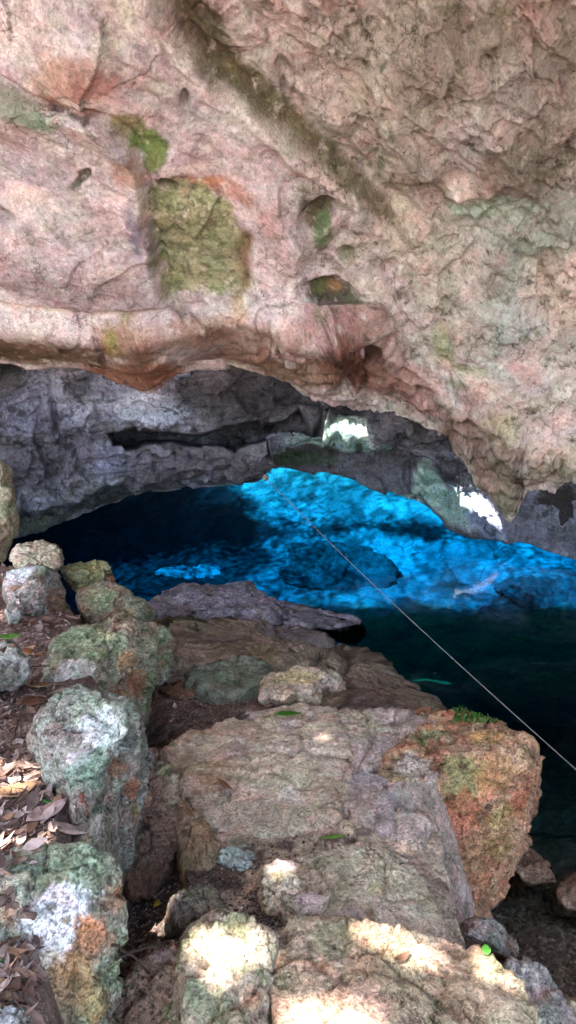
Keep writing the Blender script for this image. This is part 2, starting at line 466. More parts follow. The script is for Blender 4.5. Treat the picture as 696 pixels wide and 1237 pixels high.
colb = mixc(colb, lin((30, 36, 38)), dk*.9)  # shade under the left arch painted into the bed colour
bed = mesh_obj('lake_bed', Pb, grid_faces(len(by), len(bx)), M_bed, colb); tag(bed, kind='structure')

# ------------------------------------------------------------------ reliefs (cave rock)
def interp_line(px, pts):
    a = np.array(pts, float); return np.interp(px, a[:, 0], a[:, 1])
LIP = [(-1400, 430), (-350, 440), (-120, 424), (0, 434), (30, 440), (65, 435), (100, 438), (126, 445), (151, 454), (166, 464), (178, 469), (188, 463), (201, 448), (214, 440), (236, 439),
       (281, 437), (327, 450), (350, 458), (376, 479), (396, 484), (441, 491), (462, 496), (477, 501), (500, 513), (512, 519), (540, 526), (547, 543), (562, 558),
       (575, 580), (590, 593), (602, 611), (612, 624), (618, 627), (624, 620), (630, 604), (636, 588), (653, 583), (665, 586), (673, 588), (684, 578), (696, 573), (760, 566), (1050, 560), (1900, 560)]
L2 = [(-1400, 650), (-200, 660), (10, 648), (30, 646), (50, 641), (75, 634), (100, 621), (136, 611), (176, 599), (221, 590), (281, 587), (312, 582), (322, 573),
      (323, 556), (324, 546), (346, 541), (376, 532), (400, 538), (421, 543), (445, 543), (466, 541), (480, 533), (500, 541), (560, 556), (620, 575), (1050, 600), (1900, 600)]
L3 = [(-1400, 560), (200, 560), (300, 563), (346, 564), (372, 566), (396, 570), (446, 588), (487, 599), (522, 612), (562, 631), (587, 641), (605, 653), (612, 657), (625, 655), (638, 657), (658, 666), (696, 676), (760, 690), (1050, 720), (1900, 760)]

DEEP = []; HID = {}
def relief(name, lip, topy, x0, x1, Yfun, wrap, mat, paint, normamp, dispfun, step=2.0, nrow=None, fx0=-20, fx1=716, jag=2.5):
    px = nonuni(x0, fx0, fx1, x1, step, 1.15, 40)
    lipy = interp_line(px, lip)
    P0 = np.stack([px*.02, np.zeros_like(px), np.zeros_like(px)], 1)
    lipy = lipy + fbm(P0, 3.0, 4, 91, .6)*jag
    nv = nrow or 320
    # rows: v in [0,1] down to the lip, dense inside the frame
    vs_ = np.linspace(0, 1, nv)
    rows = []
    v = vs_
    PX = np.repeat(px[None], nv, 0)
    # map v so that rows above frame are coarse
    PY = np.empty((nv, len(px)))
    if topy < -40:
        nout = max(12, nv//12)
        vo_ = np.linspace(0, 1, nout, endpoint=False)
        for j in range(len(px)):
            PY[:nout, j] = topy + (-20-topy)*vo_**.8
            PY[nout:, j] = -20 + (lipy[j]+20)*np.linspace(0, 1, nv-nout)
    else:
        for j in range(len(px)): PY[:, j] = topy + (lipy[j]-topy)*v
    Y = Yfun(PX, PY, np.repeat(lipy[None], nv, 0))
    P = atY(PX, PY, Y)
    # wrap rows behind the lip
    wr = []
    lastP = P[-1]; dirx = lastP-CAM
    K = 70
    for k in range(1, K+1):
        t = k/K
        q = lastP.copy()
        q[:, 1] += wrap[0]*t**1.6
        q[:, 2] += -.035*math.sin(min(1, t*8)*math.pi) + wrap[1]*t**1.3
        q[:, 0] *= 1+.1*t*wrap[0]/4
        wr.append(q)
    P = np.concatenate([P, np.array(wr)], 0)
    PX = np.concatenate([PX, np.repeat(px[None], K, 0)], 0)
    PY = np.concatenate([PY, np.repeat((lipy+4)[None], K, 0)+np.arange(K)[:, None]*1.2], 0)
    nr, nc = P.shape[:2]
    # normals
    du = np.gradient(P, axis=1); dv = np.gradient(P, axis=0)
    Nn = np.cross(du.reshape(-1, 3), dv.reshape(-1, 3)); Nn /= np.linalg.norm(Nn, axis=1)[:, None]+1e-9
    Pf = P.reshape(-1, 3)
    vd = Pf-CAM
    sgn = np.where((Nn*vd).sum(1) > 0, -1, 1); Nn *= sgn[:, None]
    Nn[(nr-K)*nc:] = Nn[(nr-K)*nc:]*0 + np.array([0, -.1, -1.0])
    N3 = Nn.reshape(nr, nc, 3)
    for _ in range(6):                                   # smooth normals
        N3[1:-1, 1:-1] = (N3[1:-1, 1:-1]*2 + N3[:-2, 1:-1]+N3[2:, 1:-1]+N3[1:-1, :-2]+N3[1:-1, 2:])/6
    Nn = N3.reshape(-1, 3); Nn /= np.linalg.norm(Nn, axis=1)[:, None]+1e-9
    DEEP.clear()
    d = dispfun(Pf, PX.ravel(), PY.ravel(), np.repeat(lipy[None], nr, 0).ravel())
    # keep the silhouette: displace mostly along view depth near the lip
    near = sst(14, 0, np.abs(PY.ravel()-np.repeat(lipy[None], nr, 0).ravel()))
    vdn = -vd/np.linalg.norm(vd, axis=1)[:, None]
    near = np.maximum(near*.7, sst(.12, .3, -d))
    Dn = Nn*(1-near[:, None]) + vdn*near[:, None]
    Pf2 = Pf + Dn*d[:, None]
    if DEEP: Pf2 = CAM + (Pf2-CAM)*(1+DEEP[0]/np.linalg.norm(Pf2-CAM, axis=1))[:, None]
    col = paint(Pf2, PX.ravel(), PY.ravel(), d)
    Fg = grid_faces(nr, nc)
    o = mesh_obj(name, Pf2, Fg, mat, col)
    HID[name] = Fg.min(1) >= (nr-K+4)*nc
    tag(o, kind='structure')
    return o
def warp2(P, px, py, sc, amp, seed):
    return px + fbm(P, sc, 5, seed, .62)*amp, py + fbm(P, sc, 5, seed+40, .62)*amp
def swarp(P, px, py, sc, amp, seed):
    return px + fbm(P, sc, 3, seed, .4)*amp, py + fbm(P, sc, 3, seed+40, .4)*amp
def eblob(px, py, cx, cy, rx, ry, ang=0):
    a = math.radians(ang); dx = px-cx; dy = py-cy
    u = dx*math.cos(a)+dy*math.sin(a); v = -dx*math.sin(a)+dy*math.cos(a)
    return np.hypot(u/rx, v/ry)
def paint_blobs(col, P, px, py, blobs, seed=0):
    n = fbm(P, 8, 7, seed+3, .7)*.6 + fbm(P, 28, 5, seed+5, .75)*.35
    for k, (cx, cy, rx, ry, ang, c, s) in enumerate(blobs):
        d = eblob(px, py, cx, cy, rx, ry, ang) + n
        soft = .55 if s < .9 else .3
        col = mixc(col, lin(c), sst(1.0+soft*.5, 1.0-soft, d)*min(s, 1))
    return col

# --- the pink overhang
TURN = [(-1400, 360), (-100, 385), (0, 392), (60, 398), (118, 404), (128, 402), (160, 405), (215, 400), (270, 392), (330, 385), (380, 402), (420, 395), (445, 392), (465, 425), (500, 450), (535, 478), (560, 505), (590, 520), (640, 548), (696, 560), (1900, 560)]
EDGE_A = [(150, -200), (208, -10), (218, 22), (232, 52), (262, 82), (300, 112), (352, 150), (402, 200), (442, 238), (482, 280), (520, 330)]
EDGE_B = [(-260, 30), (-60, 60), (20, 92), (75, 112), (122, 114), (148, 134), (168, 160), (178, 200), (180, 250), (188, 300), (198, 348), (216, 372)]
MOSS = [(182, 222), (215, 206), (246, 214), (280, 240), (300, 285), (302, 340), (280, 352), (232, 350), (203, 354), (190, 310)]
def Y_over(px, py, lipy):
    # forward distance: lip ~4.4, top of the frame ~2.9
    base = np.interp(py, [-900, -500, 0, 250, 430, 640], [1.15, 1.9, 3.0, 3.55, 4.1, 4.35])
    base = base + .0004*(348-px)*np.interp(py, [0, 450], [1.0, .3])      # left side a little deeper
    tl = interp_line(px, TURN)
    below = np.clip(py-tl, 0, None)
    base = base - np.clip(tl-py, 0, 60)*0 + below*.0085 - .12*np.exp(-((py-tl)/26.0)**2)
    return base
def disp_over(P, px, py, lipy):
    wx, wy = swarp(P, px, py, 3.0, 16, 60)
    lf = sst(330, 200, px-.35*py)
    d = fbm(P, .9, 3, 1)*.10 + fbm(P, 2.6, 4, 2, .55)*(.055-.02*lf)
    wv = P + np.stack([fbm(P, 2, 3, 70+k) for k in range(3)], 1)*.15
    fc, ed = facet(wv, 2.6, 3); d += fc*(.045-.02*lf)
    # rough, lumpy zone near the broken lip on the right and across the right wall
    tl = interp_line(px, TURN)
    lowz = sst(-6, 14, py-tl)*sst(180, 420, px)
    rightz = sst(0, 60, (px-300)*.75-(py-110)+0) * sst(760, 640, px)
    fc2, ed2 = facet(P+np.stack([fbm(P, 4, 3, 80+k) for k in range(3)], 1)*.07, 7.0, 7)
    d += .8*fc2*(.010 - .005*lf + .035*lowz + .016*rightz)
    d += fbm(P, 7, 5, 9, .6, )*(.012-.007*lf+.020*lowz+.009*rightz)
    d += fbm(P, 26, 4, 12, .6)*(.003+.005*lowz+.003*rightz)
    d += (fbm(P, 4.5, 4, 18, .55, ridged=True)-.3)*(.02-.012*lf)
    # stretched lineation on the left slab (runs down to the right)
    a = math.radians(32); u = px*math.cos(a)+py*math.sin(a); v = -px*math.sin(a)+py*math.cos(a)
    ln = fbm(np.stack([u*.006, v*.045, P[:, 0]*0], 1), 1.0, 5, 21, .6)
    leftz = sst(330, 150, px)*sst(420, 340, py)
    d += ln*.022*leftz
    uu = (px+py)*.7071; vv = (py-px)*.7071
    fold = fbm(np.stack([uu*.0035, vv*.013, uu*0+3], 1), 1.0, 3, 90, .45, ridged=True)
    d += (fold-.2)*.12*(.5+.5*rightz)*sst(420, 340, py-.35*px+60)
    # steps
    dA, sA = line_d(wx, wy, EDGE_A); sdA = dA*sA
    left_of_A = sst(7, -5, -sdA)
    left_of_A = sst(-16, 9, sdA)
    fadeA = sst(330, 230, py)
    d += (.10*left_of_A - .05)*fadeA - .05*np.exp(-((sdA+18)/15.0)**2)*fadeA + .03*np.exp(-((sdA-12)/9.0)**2)*fadeA
    dB, sB = line_d(wx, wy, EDGE_B); sdB = dB*sB
    d += .07*sst(-9, 7, sdB)*sst(400, 350, py) - .03*np.exp(-((sdB+6)/6.0)**2)
    # recessed moss panel
    sm = poly_sd(wx, wy, MOSS); d -= sst(-6, 14, sm)*.028
    d -= .04*np.exp(-((wx-297)/8.0)**2)*sst(260, 290, py)*sst(352, 335, py)
    # pits
    for (cx, cy, rx, ry, ang, dep) in [(400, 350, 40, 17, 25, .09), (386, 250, 17, 24, 40, .09), (420, 300, 12, 10, 0, .05), (470, 322, 10, 12, 0, .04), (107, 200, 13, 6, -30, .04),
                                       (210, 210, 14, 6, 10, .06), (590, 52, 7, 5, 0, .05), (600, 60, 5, 5, 0, .04), (10, 235, 26, 8, 25, .05), (228, 108, 5, 12, 0, .05), (488, 428, 5, 7, 0, .04),
                                       (500, 422, 5, 7, 0, .04), (600, 345, 40, 26, 20, .05), (560, 300, 30, 40, 30, .03), (420, 440, 12, 26, 10, .06), (455, 415, 10, 14, 0, .05), (380, 425, 9, 14, 0, .04), (560, 250, 22, 14, 10, .03)]:
        e = eblob(wx, wy, cx, cy, rx, ry, ang); d -= dep*sst(1.25, .55, e)
    # big smooth bulges
    for (cx, cy, rx, ry, ang, h) in [(80, 70, 110, 70, 25, .10), (75, 320, 150, 60, 20, .07), (395, 385, 60, 32, 10, .10), (330, 425, 60, 24, 5, .05), (165, 430, 40, 34, 0, .07), (500, 80, 90, 110, -20, .10),
                                     (640, 130, 70, 90, 0, .08), (570, 390, 80, 60, 35, .08), (340, 290, 40, 60, -30, .05), (650, 470, 60, 60, 10, .08), (460, 350, 40, 35, 40, .05)]:
        e = eblob(wx, wy, cx, cy, rx, ry, ang); d += h*np.exp(-e*e)
    return d
def paint_over(P, px, py, d):
    col = mottle(P, [lin((200, 184, 180)), lin((212, 198, 198)), lin((178, 158, 158)), lin((206, 190, 176))], 2.2, 5)
    B = [
     (560, 130, 230, 190, 20, (152, 136, 126), .85), (520, 60, 80, 90, 0, (138, 122, 104), .6), (560, 20, 50, 50, 0, (118, 104, 90), .7), (520, 90, 60, 70, 10, (128, 110, 92), .75), (640, 200, 75, 60, -10, (92, 76, 64), .88), (665, 90, 36, 44, 0, (116, 96, 80), .75), (440, 120, 40, 26, 30, (130, 112, 92), .7), (560, 230, 40, 20, 30, (218, 206, 192), .8), (490, 300, 50, 20, 40, (222, 206, 188), .7), (610, 110, 24, 70, 5, (158, 148, 148), .6),
     (660, 60, 40, 50, 0, (136, 116, 100), .7), (655, 5, 30, 16, 0, (160, 110, 96), .7), (470, 170, 50, 60, 0, (164, 146, 140), .6), (560, 60, 26, 90, 15, (176, 160, 160), .6), (630, 90, 60, 40, 0, (160, 144, 148), .6),
     (400, 60, 60, 50, 20, (170, 154, 140), .7), (450, 100, 50, 30, 30, (156, 138, 118), .6), (500, 135, 26, 13, -15, (186, 184, 170), .8), (575, 140, 12, 50, 5, (182, 188, 182), .7),
     (245, 12, 26, 46, -25, (82, 72, 52), .95), (262, 62, 26, 34, -35, (92, 82, 58), .9), (305, 105, 44, 17, 42, (88, 84, 48), .95), (350, 150, 44, 18, 40, (96, 92, 54), .95), (400, 195, 42, 15, 42, (108, 104, 66), .9), (450, 238, 30, 11, 44, (106, 94, 66), .9), (485, 262, 20, 9, 44, (128, 112, 84), .7),
     (640, 270, 95, 40, -8, (116, 142, 128), .92), (590, 285, 50, 26, -10, (142, 156, 144), .7), (650, 300, 50, 26, -5, (112, 128, 114), .75), (560, 300, 30, 46, 20, (182, 172, 162), .6), (630, 370, 60, 60, 20, (158, 176, 166), .85), (610, 400, 28, 56, 20, (158, 172, 166), .7),
     (670, 350, 40, 40, 0, (206, 170, 152), .8), (690, 380, 26, 26, 0, (214, 176, 156), .8), (660, 420, 50, 30, 0, (190, 170, 158), .7), (600, 345, 24, 14, 30, (108, 98, 86), .7), (515, 300, 60, 36, 30, (200, 182, 162), .7), (480, 270, 30, 26, 20, (204, 188, 162), .75),
     (545, 380, 60, 22, 35, (176, 162, 144), .7), (540, 330, 14, 50, -20, (130, 134, 116), .6), (535, 415, 13, 32, -8, (150, 156, 104), .9), (560, 445, 30, 12, 10, (170, 176, 128), .8), (590, 470, 60, 15, 18, (214, 190, 168), .85), (545, 465, 20, 7, 15, (110, 118, 76), .85), (610, 500, 30, 24, 10, (186, 138, 112), .7),
     (640, 500, 50, 30, 10, (206, 176, 160), .7), (680, 470, 30, 50, 0, (208, 180, 166), .7), (625, 440, 34, 11, 30, (176, 128, 118), .7), (670, 560, 40, 16, 0, (150, 138, 92), .7), (600, 520, 26, 16, 20, (160, 150, 84), .85), (688, 545, 20, 20, 0, (150, 136, 92), .7),
     (100, 62, 46, 34, 20, (170, 122, 98), .8), (130, 78, 30, 20, 10, (166, 108, 90), .7), (70, 80, 34, 28, 20, (178, 138, 116), .7), (90, 102, 50, 8, 10, (140, 92, 66), .8), (195, 25, 16, 20, 0, (140, 104, 100), .6), (205, 45, 8, 20, 0, (120, 90, 88), .6),
     (165, 130, 26, 13, 40, (146, 138, 88), .9), (184, 158, 26, 16, 50, (112, 138, 68), .98), (192, 178, 14, 20, 20, (120, 140, 74), .95), (160, 185, 20, 18, 20, (158, 116, 94), .8), (170, 200, 24, 10, 0, (182, 136, 116), .7),
     (30, 105, 56, 18, 28, (134, 142, 120), .85), (60, 120, 26, 10, 28, (116, 138, 110), .8), (10, 135, 50, 20, 20, (146, 132, 122), .7), (107, 200, 18, 6, -30, (72, 84, 54), .9), (10, 235, 30, 7, 25, (96, 70, 60), .8), (60, 180, 60, 30, 25, (164, 146, 150), .6), (60, 300, 110, 50, 25, (168, 146, 146), .5),
     (168, 262, 10, 40, -8, (112, 104, 122), .8), (185, 290, 6, 30, -6, (100, 92, 104), .7), (245, 400, 30, 10, 0, (140, 120, 90), .6), (215, 208, 24, 7, -5, (64, 54, 40), .9), (270, 222, 60, 12, 20, (170, 120, 96), .8), (250, 215, 22, 6, 10, (196, 140, 96), .8),
     (325, 250, 16, 26, 0, (176, 132, 126), .6), (340, 300, 30, 40, -20, (198, 164, 158), .6), (386, 250, 16, 22, 40, (92, 84, 50), .95), (392, 268, 12, 16, 20, (84, 112, 56), .9), (375, 238, 14, 10, 0, (80, 58, 44), .9), (420, 298, 9, 8, 0, (78, 70, 52), .8),
     (420, 300, 16, 7, 60, (124, 128, 84), .6), (400, 350, 38, 15, 25, (70, 66, 46), .98), (385, 340, 14, 9, 25, (86, 96, 56), .9), (405, 345, 10, 6, 10, (150, 110, 60), .8), (430, 368, 12, 8, 20, (88, 96, 56), .85),
     (395, 385, 56, 24, 10, (156, 114, 108), .75), (430, 390, 26, 26, 0, (146, 102, 92), .75), (420, 430, 44, 36, 30, (126, 74, 54), .9), (460, 440, 44, 36, 30, (138, 88, 68), .85), (445, 425, 8, 24, -10, (70, 40, 30), .8), (408, 430, 6, 22, 10, (76, 46, 34), .7),
     (480, 430, 30, 20, 20, (172, 138, 130), .7), (510, 478, 50, 28, 35, (150, 96, 84), .85), (560, 520, 34, 46, 20, (138, 94, 76), .85), (600, 570, 30, 46, 10, (134, 104, 72), .85), (615, 600, 18, 36, 10, (110, 110, 60), .85), (585, 560, 14, 30, 0, (120, 72, 54), .7), (530, 440, 26, 12, 30, (186, 150, 132), .6),
     (492, 390, 14, 14, 0, (200, 166, 158), .5), (640, 575, 26, 14, 0, (152, 104, 82), .7), (648, 545, 30, 12, 10, (196, 156, 128), .7),
     (330, 400, 50, 20, 5, (178, 136, 118), .7), (350, 440, 60, 24, 10, (152, 116, 88), .85), (290, 420, 50, 20, 0, (150, 110, 84), .8), (240, 395, 60, 14, -5, (168, 128, 104), .7),
     (165, 440, 60, 30, 0, (140, 84, 50), .92), (150, 405, 40, 16, 0, (150, 104, 68), .8), (60, 420, 90, 20, 0, (112, 84, 58), .92), (20, 408, 60, 12, 0, (128, 100, 78), .8), (0, 425, 60, 16, 0, (94, 78, 50), .8), (137, 405, 10, 12, 0, (150, 140, 58), .7), (160, 385, 14, 8, -20, (150, 138, 74), .6),
     (290, 370, 10, 30, 0, (176, 142, 96), .6), (20, 300, 60, 30, 20, (150, 122, 118), .5),
    ]
    colB = B + [(640, 190, 60, 50, -10, (84, 68, 56), .93), (530, 60, 40, 60, 20, (104, 88, 72), .9), (600, 30, 40, 30, 0, (116, 100, 84), .9), (560, 160, 30, 40, 0, (176, 166, 170), .8), (600, 250, 60, 14, -10, (150, 172, 160), .9), (120, 340, 120, 40, 15, (150, 126, 124), .6), (470, 215, 40, 24, 40, (150, 128, 104), .8)]
    wx, wy = warp2(P, px, py, 6.0, 12, 63)
    # broad drifts of cream, lavender, rust and grey brown mineral
    rt = sst(300, 480, px+.3*(300-py)); lf = 1-rt
    PF = np.stack([(px+py)*.0035, (py-px)*.0075, P[:, 1]*.3], 1)
    for sc_, sd_, c_, lo, hi, st_ in [(.9, 451, (112, 96, 84), .05, .3, .55), (1.2, 455, (220, 206, 190), .05, .3, .6), (1.6, 459, (176, 128, 112), .12, .32, .45), (1.4, 463, (176, 184, 172), .12, .3, .5), (3.2, 401, (226, 206, 186), .08, .26, .55), (4.5, 405, (150, 128, 112), .12, .28, .65), (6.0, 409, (186, 120, 98), .2, .34, .5), (8.0, 413, (138, 116, 98), .14, .28, .5), (5.0, 417, (196, 190, 196), .12, .3, .5)]:
        nn = fbm(PF if sd_ > 450 else P, sc_, 7, sd_, .66); col = mixc(col, lin(c_), sst(lo, hi, nn)*st_*(rt if c_[0] < 190 and c_[0] != 186 else .75))
    nn = fbm(P, 12, 6, 431, .72); col = mixc(col, lin((84, 70, 54)), sst(.16, .28, nn)*rt*.75)
    nn = fbm(P*[1, 1, 1.6], 5, 6, 433, .66); col = mixc(col, lin((158, 128, 132)), sst(.02, .22, nn)*lf*.5)
    col = paint_blobs(col, P, px, py, colB, 3)
    sm = poly_sd(wx, wy, MOSS)
    g = mottle(P, [lin((150, 152, 104)), lin((124, 138, 80)), lin((172, 168, 124)), lin((104, 106, 62))], 12, 33)
    w = sst(-3, 6, sm+fbm(P, 18, 5, 35, .7)*22)*.92; col = col*(1-w[:, None]) + g*w[:, None]
    col = mixc(col, lin((134, 96, 62)), np.exp(-((wx-298)/7.0)**2)*sst(262, 285, py)*sst(356, 340, py)*.9)
    # cracks on the slab
    for ln, wd, s in [([(150, 78), (170, 74), (182, 66), (200, 48)], 1.3, .7), ([(157, 92), (172, 78)], 1.0, .6), ([(75, 108), (100, 112), (126, 113)], 2.4, .8), ([(80, 90), (100, 84), (125, 92)], 1.2, .6),
                      ([(0, 180), (40, 200), (120, 235)], 1.0, .3), ([(118, 402), (120, 420), (128, 440)], 2.2, .7), ([(190, 372), (215, 362), (250, 368)], 1.2, .4), ([(305, 395), (318, 378), (345, 372)], 1.6, .6), ([(400, 392), (404, 415), (414, 445)], 2.0, .6)]:
        dl, _ = line_d(wx+0, wy+0, ln); col = mixc(col, lin((70, 48, 40)), sst(wd*1.6, wd*.4, dl)*s)
    rt0 = sst(280, 440, px-.5*(py-150)); col = mixc(col, lin((196, 186, 170)), rt0*.35)
    col = col*.92
    dA, sA = line_d(wx*.6+px*.4, wy*.6+py*.4, EDGE_A); sdA = dA*sA; nb_ = fbm(P, 7, 6, 441, .7)
    bw = np.interp(py, [-20, 60, 200, 270, 330], [36, 24, 17, 11, 4])
    band = sst(-1.0, -.55, sdA/bw+nb_*.7)*sst(.15, -.05, sdA/bw+nb_*.4)*sst(-.30, .12, fbm(P, 14, 5, 447, .7)+.12)
    bc_ = mottle(P, [lin((92, 86, 52)), lin((66, 58, 40)), lin((120, 112, 76)), lin((84, 70, 50))], 9, 443)
    wv_ = band*sst(335, 270, py)*.68; col = col*(1-wv_[:, None])+bc_*wv_[:, None]
    rim = np.exp(-((sdA-11)/8.0)**2)*sst(260, 200, py); col = mixc(col, lin((216, 200, 194)), rim*.55)  # pale highlight along the slab edge, painted into the colour
    lum = col.mean(1, keepdims=True); col = lum + (col-lum)*.86
    # stray lichen specks and moss flecks
    sp = fbm(P, 16, 5, 55, .7); col = mixc(col, lin((212, 200, 188)), sst(.2, .36, sp)*.5)
    sp = fbm(P, 11, 5, 57, .7); rt = sst(280, 420, px); col = mixc(col, lin((98, 92, 70)), sst(.17, .3, sp)*(.25+.45*rt))
    sp = fbm(P, 22, 4, 58, .7); col = mixc(col, lin((62, 50, 42)), sst(.26, .36, sp)*(.25+.5*rt))
    return col
relief('cave_overhang', LIP, -900, -1400, 1900, Y_over, (3.4, .75), M_over, paint_over, 0, disp_over, step=1.9, nrow=380)

# --- dark shelf behind (second layer)
SLOT = [(134, 520), (170, 516), (205, 516), (245, 515), (258, 508), (276, 503), (300, 508), (340, 509), (385, 512), (400, 519), (360, 520), (330, 524), (312, 531), (285, 540), (255, 538), (210, 533), (165, 533), (140, 534)]
def Y_l2(px, py, lipy):
    base = 6.1 + .0032*(py-430)*sst(400, 280, px) + .25*sst(280, 400, px)
    base += np.clip(lipy-18-py, 0, 90)*.007*sst(320, 370, px)*sst(500, 480, px)
    base = base + np.interp(px, [-1400, -200, 0, 320, 400, 490, 700], [-1.5, -.6, 0, .45, .4, 0, -.2])
    base -= .25*sst(8, -4, np.abs(lipy-py))*0
    base += .0016*np.clip(25-(lipy-py), 0, 25)*12
    return base
def disp_l2(P, px, py, lipy):
    wx, wy = swarp(P, px, py, 2.0, 10, 160)
    d = fbm(P, .8, 3, 101)*.12 + fbm(P, 2.4, 4, 102)*.07
    fc, ed = facet(P+np.stack([fbm(P, 2, 3, 170+k) for k in range(3)], 1)*.15, 2.0, 13); d += fc*.08
    fc, ed = facet(P+np.stack([fbm(P, 3, 3, 174+k) for k in range(3)], 1)*.1, 5.0, 14); d += fc*.035
    # bedding planes, dipping slightly right
    st = fbm(np.stack([px*.008, (py+.06*px)*.075, px*0], 1), 1.0, 4, 103, .6); d += st*.06
    d += fbm(P, 9, 4, 108)*.018
    up = sst(2, -3, wy-(519+.0*px)); d += .13*up*sst(440, 380, px)
    s = poly_sd(wx*.3+px*.7, wy*.3+py*.7, SLOT)+3; DEEP.append(sst(-2, 5, s)*1.6)
    d += .06*sst(-12, 6, poly_sd(wx, wy, [(340, 548), (346, 536), (376, 526), (400, 514), (446, 514), (474, 528), (476, 548)]))
    # undercut notch on the left and lip shadow lines
    for ln, wd, dep in [([(85, 545), (93, 552), (96, 565), (110, 572), (122, 575)], 3, .12), ([(170, 548), (180, 545), (190, 552)], 3, .07), ([(230, 552), (250, 560), (275, 556)], 3, .08),
                        ([(0, 640), (30, 636), (60, 628), (105, 616)], 5, .10), ([(270, 470), (300, 472), (330, 484), (380, 500)], 3, .08), ([(60, 450), (66, 500), (70, 520)], 3, .06)]:
        dl, _ = line_d(wx, wy, ln); d -= dep*sst(wd*1.8, wd*.4, dl)
    return d
def paint_l2(P, px, py, d):
    col = mottle(P, [lin((136, 134, 144)), lin((160, 160, 176)), lin((100, 98, 104)), lin((112, 112, 108))], 2.5, 105)
    B = [(110, 470, 120, 34, 5, (176, 180, 204), .85), (90, 480, 50, 20, 0, (204, 208, 226), .8), (40, 490, 50, 34, 0, (146, 150, 176), .7), (75, 450, 20, 12, 0, (190, 196, 214), .8), (108, 442, 20, 6, 10, (176, 184, 202), .8), (178, 484, 44, 22, 0, (214, 220, 238), .92),
         (222, 444, 14, 6, 0, (190, 200, 226), .9), (60, 500, 22, 20, 0, (96, 92, 104), .7), (95, 460, 18, 14, 0, (92, 90, 96), .7), (200, 487, 26, 14, 0, (176, 190, 210), .7), (105, 538, 40, 24, 0, (118, 116, 130), .7), (135, 560, 26, 22, 0, (148, 150, 176), .75),
         (40, 560, 50, 40, 0, (88, 86, 94), .8), (230, 560, 90, 18, -4, (104, 98, 104), .7), (300, 480, 100, 26, 10, (92, 90, 96), .8), (420, 500, 60, 20, 10, (84, 84, 92), .7), (335, 535, 22, 12, 0, (160, 160, 178), .8), (300, 560, 30, 16, 0, (118, 112, 116), .6),
         (60, 630, 60, 10, -12, (140, 146, 130), .8), (150, 606, 50, 8, -14, (108, 112, 98), .7), (10, 450, 24, 20, 0, (66, 64, 56), .8), (20, 605, 30, 24, 0, (112, 108, 112), .6),
         (365, 530, 26, 9, -14, (178, 202, 204), .92), (395, 523, 22, 11, -6, (206, 228, 216), .98), (420, 524, 24, 13, 0, (188, 218, 196), .97), (436, 524, 18, 12, 0, (226, 240, 232), .98), (455, 534, 17, 9, 5, (222, 236, 232), .98), (400, 534, 30, 6, 0, (150, 196, 176), .9),  # mint blobs paint the bright light along the shelf's lower rim
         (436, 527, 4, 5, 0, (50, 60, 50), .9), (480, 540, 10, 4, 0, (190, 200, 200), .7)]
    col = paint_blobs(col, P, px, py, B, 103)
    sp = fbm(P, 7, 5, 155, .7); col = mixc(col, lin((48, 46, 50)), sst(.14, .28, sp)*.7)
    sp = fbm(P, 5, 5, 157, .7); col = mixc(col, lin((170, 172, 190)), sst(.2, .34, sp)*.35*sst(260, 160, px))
    LIT_RIM = [(324, 548), (346, 537), (376, 528), (392, 518), (410, 514), (436, 513), (446, 520), (452, 528), (466, 524), (470, 532), (476, 541), (462, 542), (440, 543), (425, 545), (408, 538), (376, 531), (346, 541), (324, 556)]  # outline of the lit lower rim; its glow is painted as pale mint rock
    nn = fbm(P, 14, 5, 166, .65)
    mm = poly_sd(px+nn*9, py+nn*7, LIT_RIM); c2 = mottle(P, [lin((150, 176, 166)), lin((186, 202, 196)), lin((98, 146, 122)), lin((134, 162, 180))], 7, 167)
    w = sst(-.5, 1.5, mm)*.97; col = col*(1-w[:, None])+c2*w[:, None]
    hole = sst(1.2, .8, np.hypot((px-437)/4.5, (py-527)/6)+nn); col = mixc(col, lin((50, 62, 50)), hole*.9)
    return col
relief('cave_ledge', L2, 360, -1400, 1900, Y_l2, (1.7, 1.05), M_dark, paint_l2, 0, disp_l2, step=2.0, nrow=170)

# --- third layer, the far rim over the water
def Y_l3(px, py, lipy):
    base = np.interp(px, [-1400, 200, 330, 450, 560, 620, 700, 1900], [8.4, 8.1, 8.1, 8.0, 7.7, 7.3, 6.9, 4.5])
    return base + .001*(lipy-py)
def disp_l3(P, px, py, lipy):
    wx, wy = swarp(P, px, py, 2.0, 9, 260)
    d = fbm(P, .8, 3, 201)*.12 + fbm(P, 2.2, 4, 202)*.08
    fc, ed = facet(P+np.stack([fbm(P, 2, 3, 270+k) for k in range(3)], 1)*.15, 2.2, 23); d += fc*.10
    d += fbm(P, 8, 4, 208)*.02
    d += .22*sst(1.15, .8, eblob(wx, wy, 545, 605, 70, 24, 38))
    for ln, wd, dep in [([(480, 500), (482, 560)], 2, .10), ([(500, 520), (497, 590)], 2, .08), ([(515, 500), (512, 540)], 2, .08), ([(400, 552), (440, 562), (470, 580)], 3, .1)]:
        dl, _ = line_d(wx, wy, ln); d -= dep*sst(wd*1.8, wd*.4, dl)
    return d
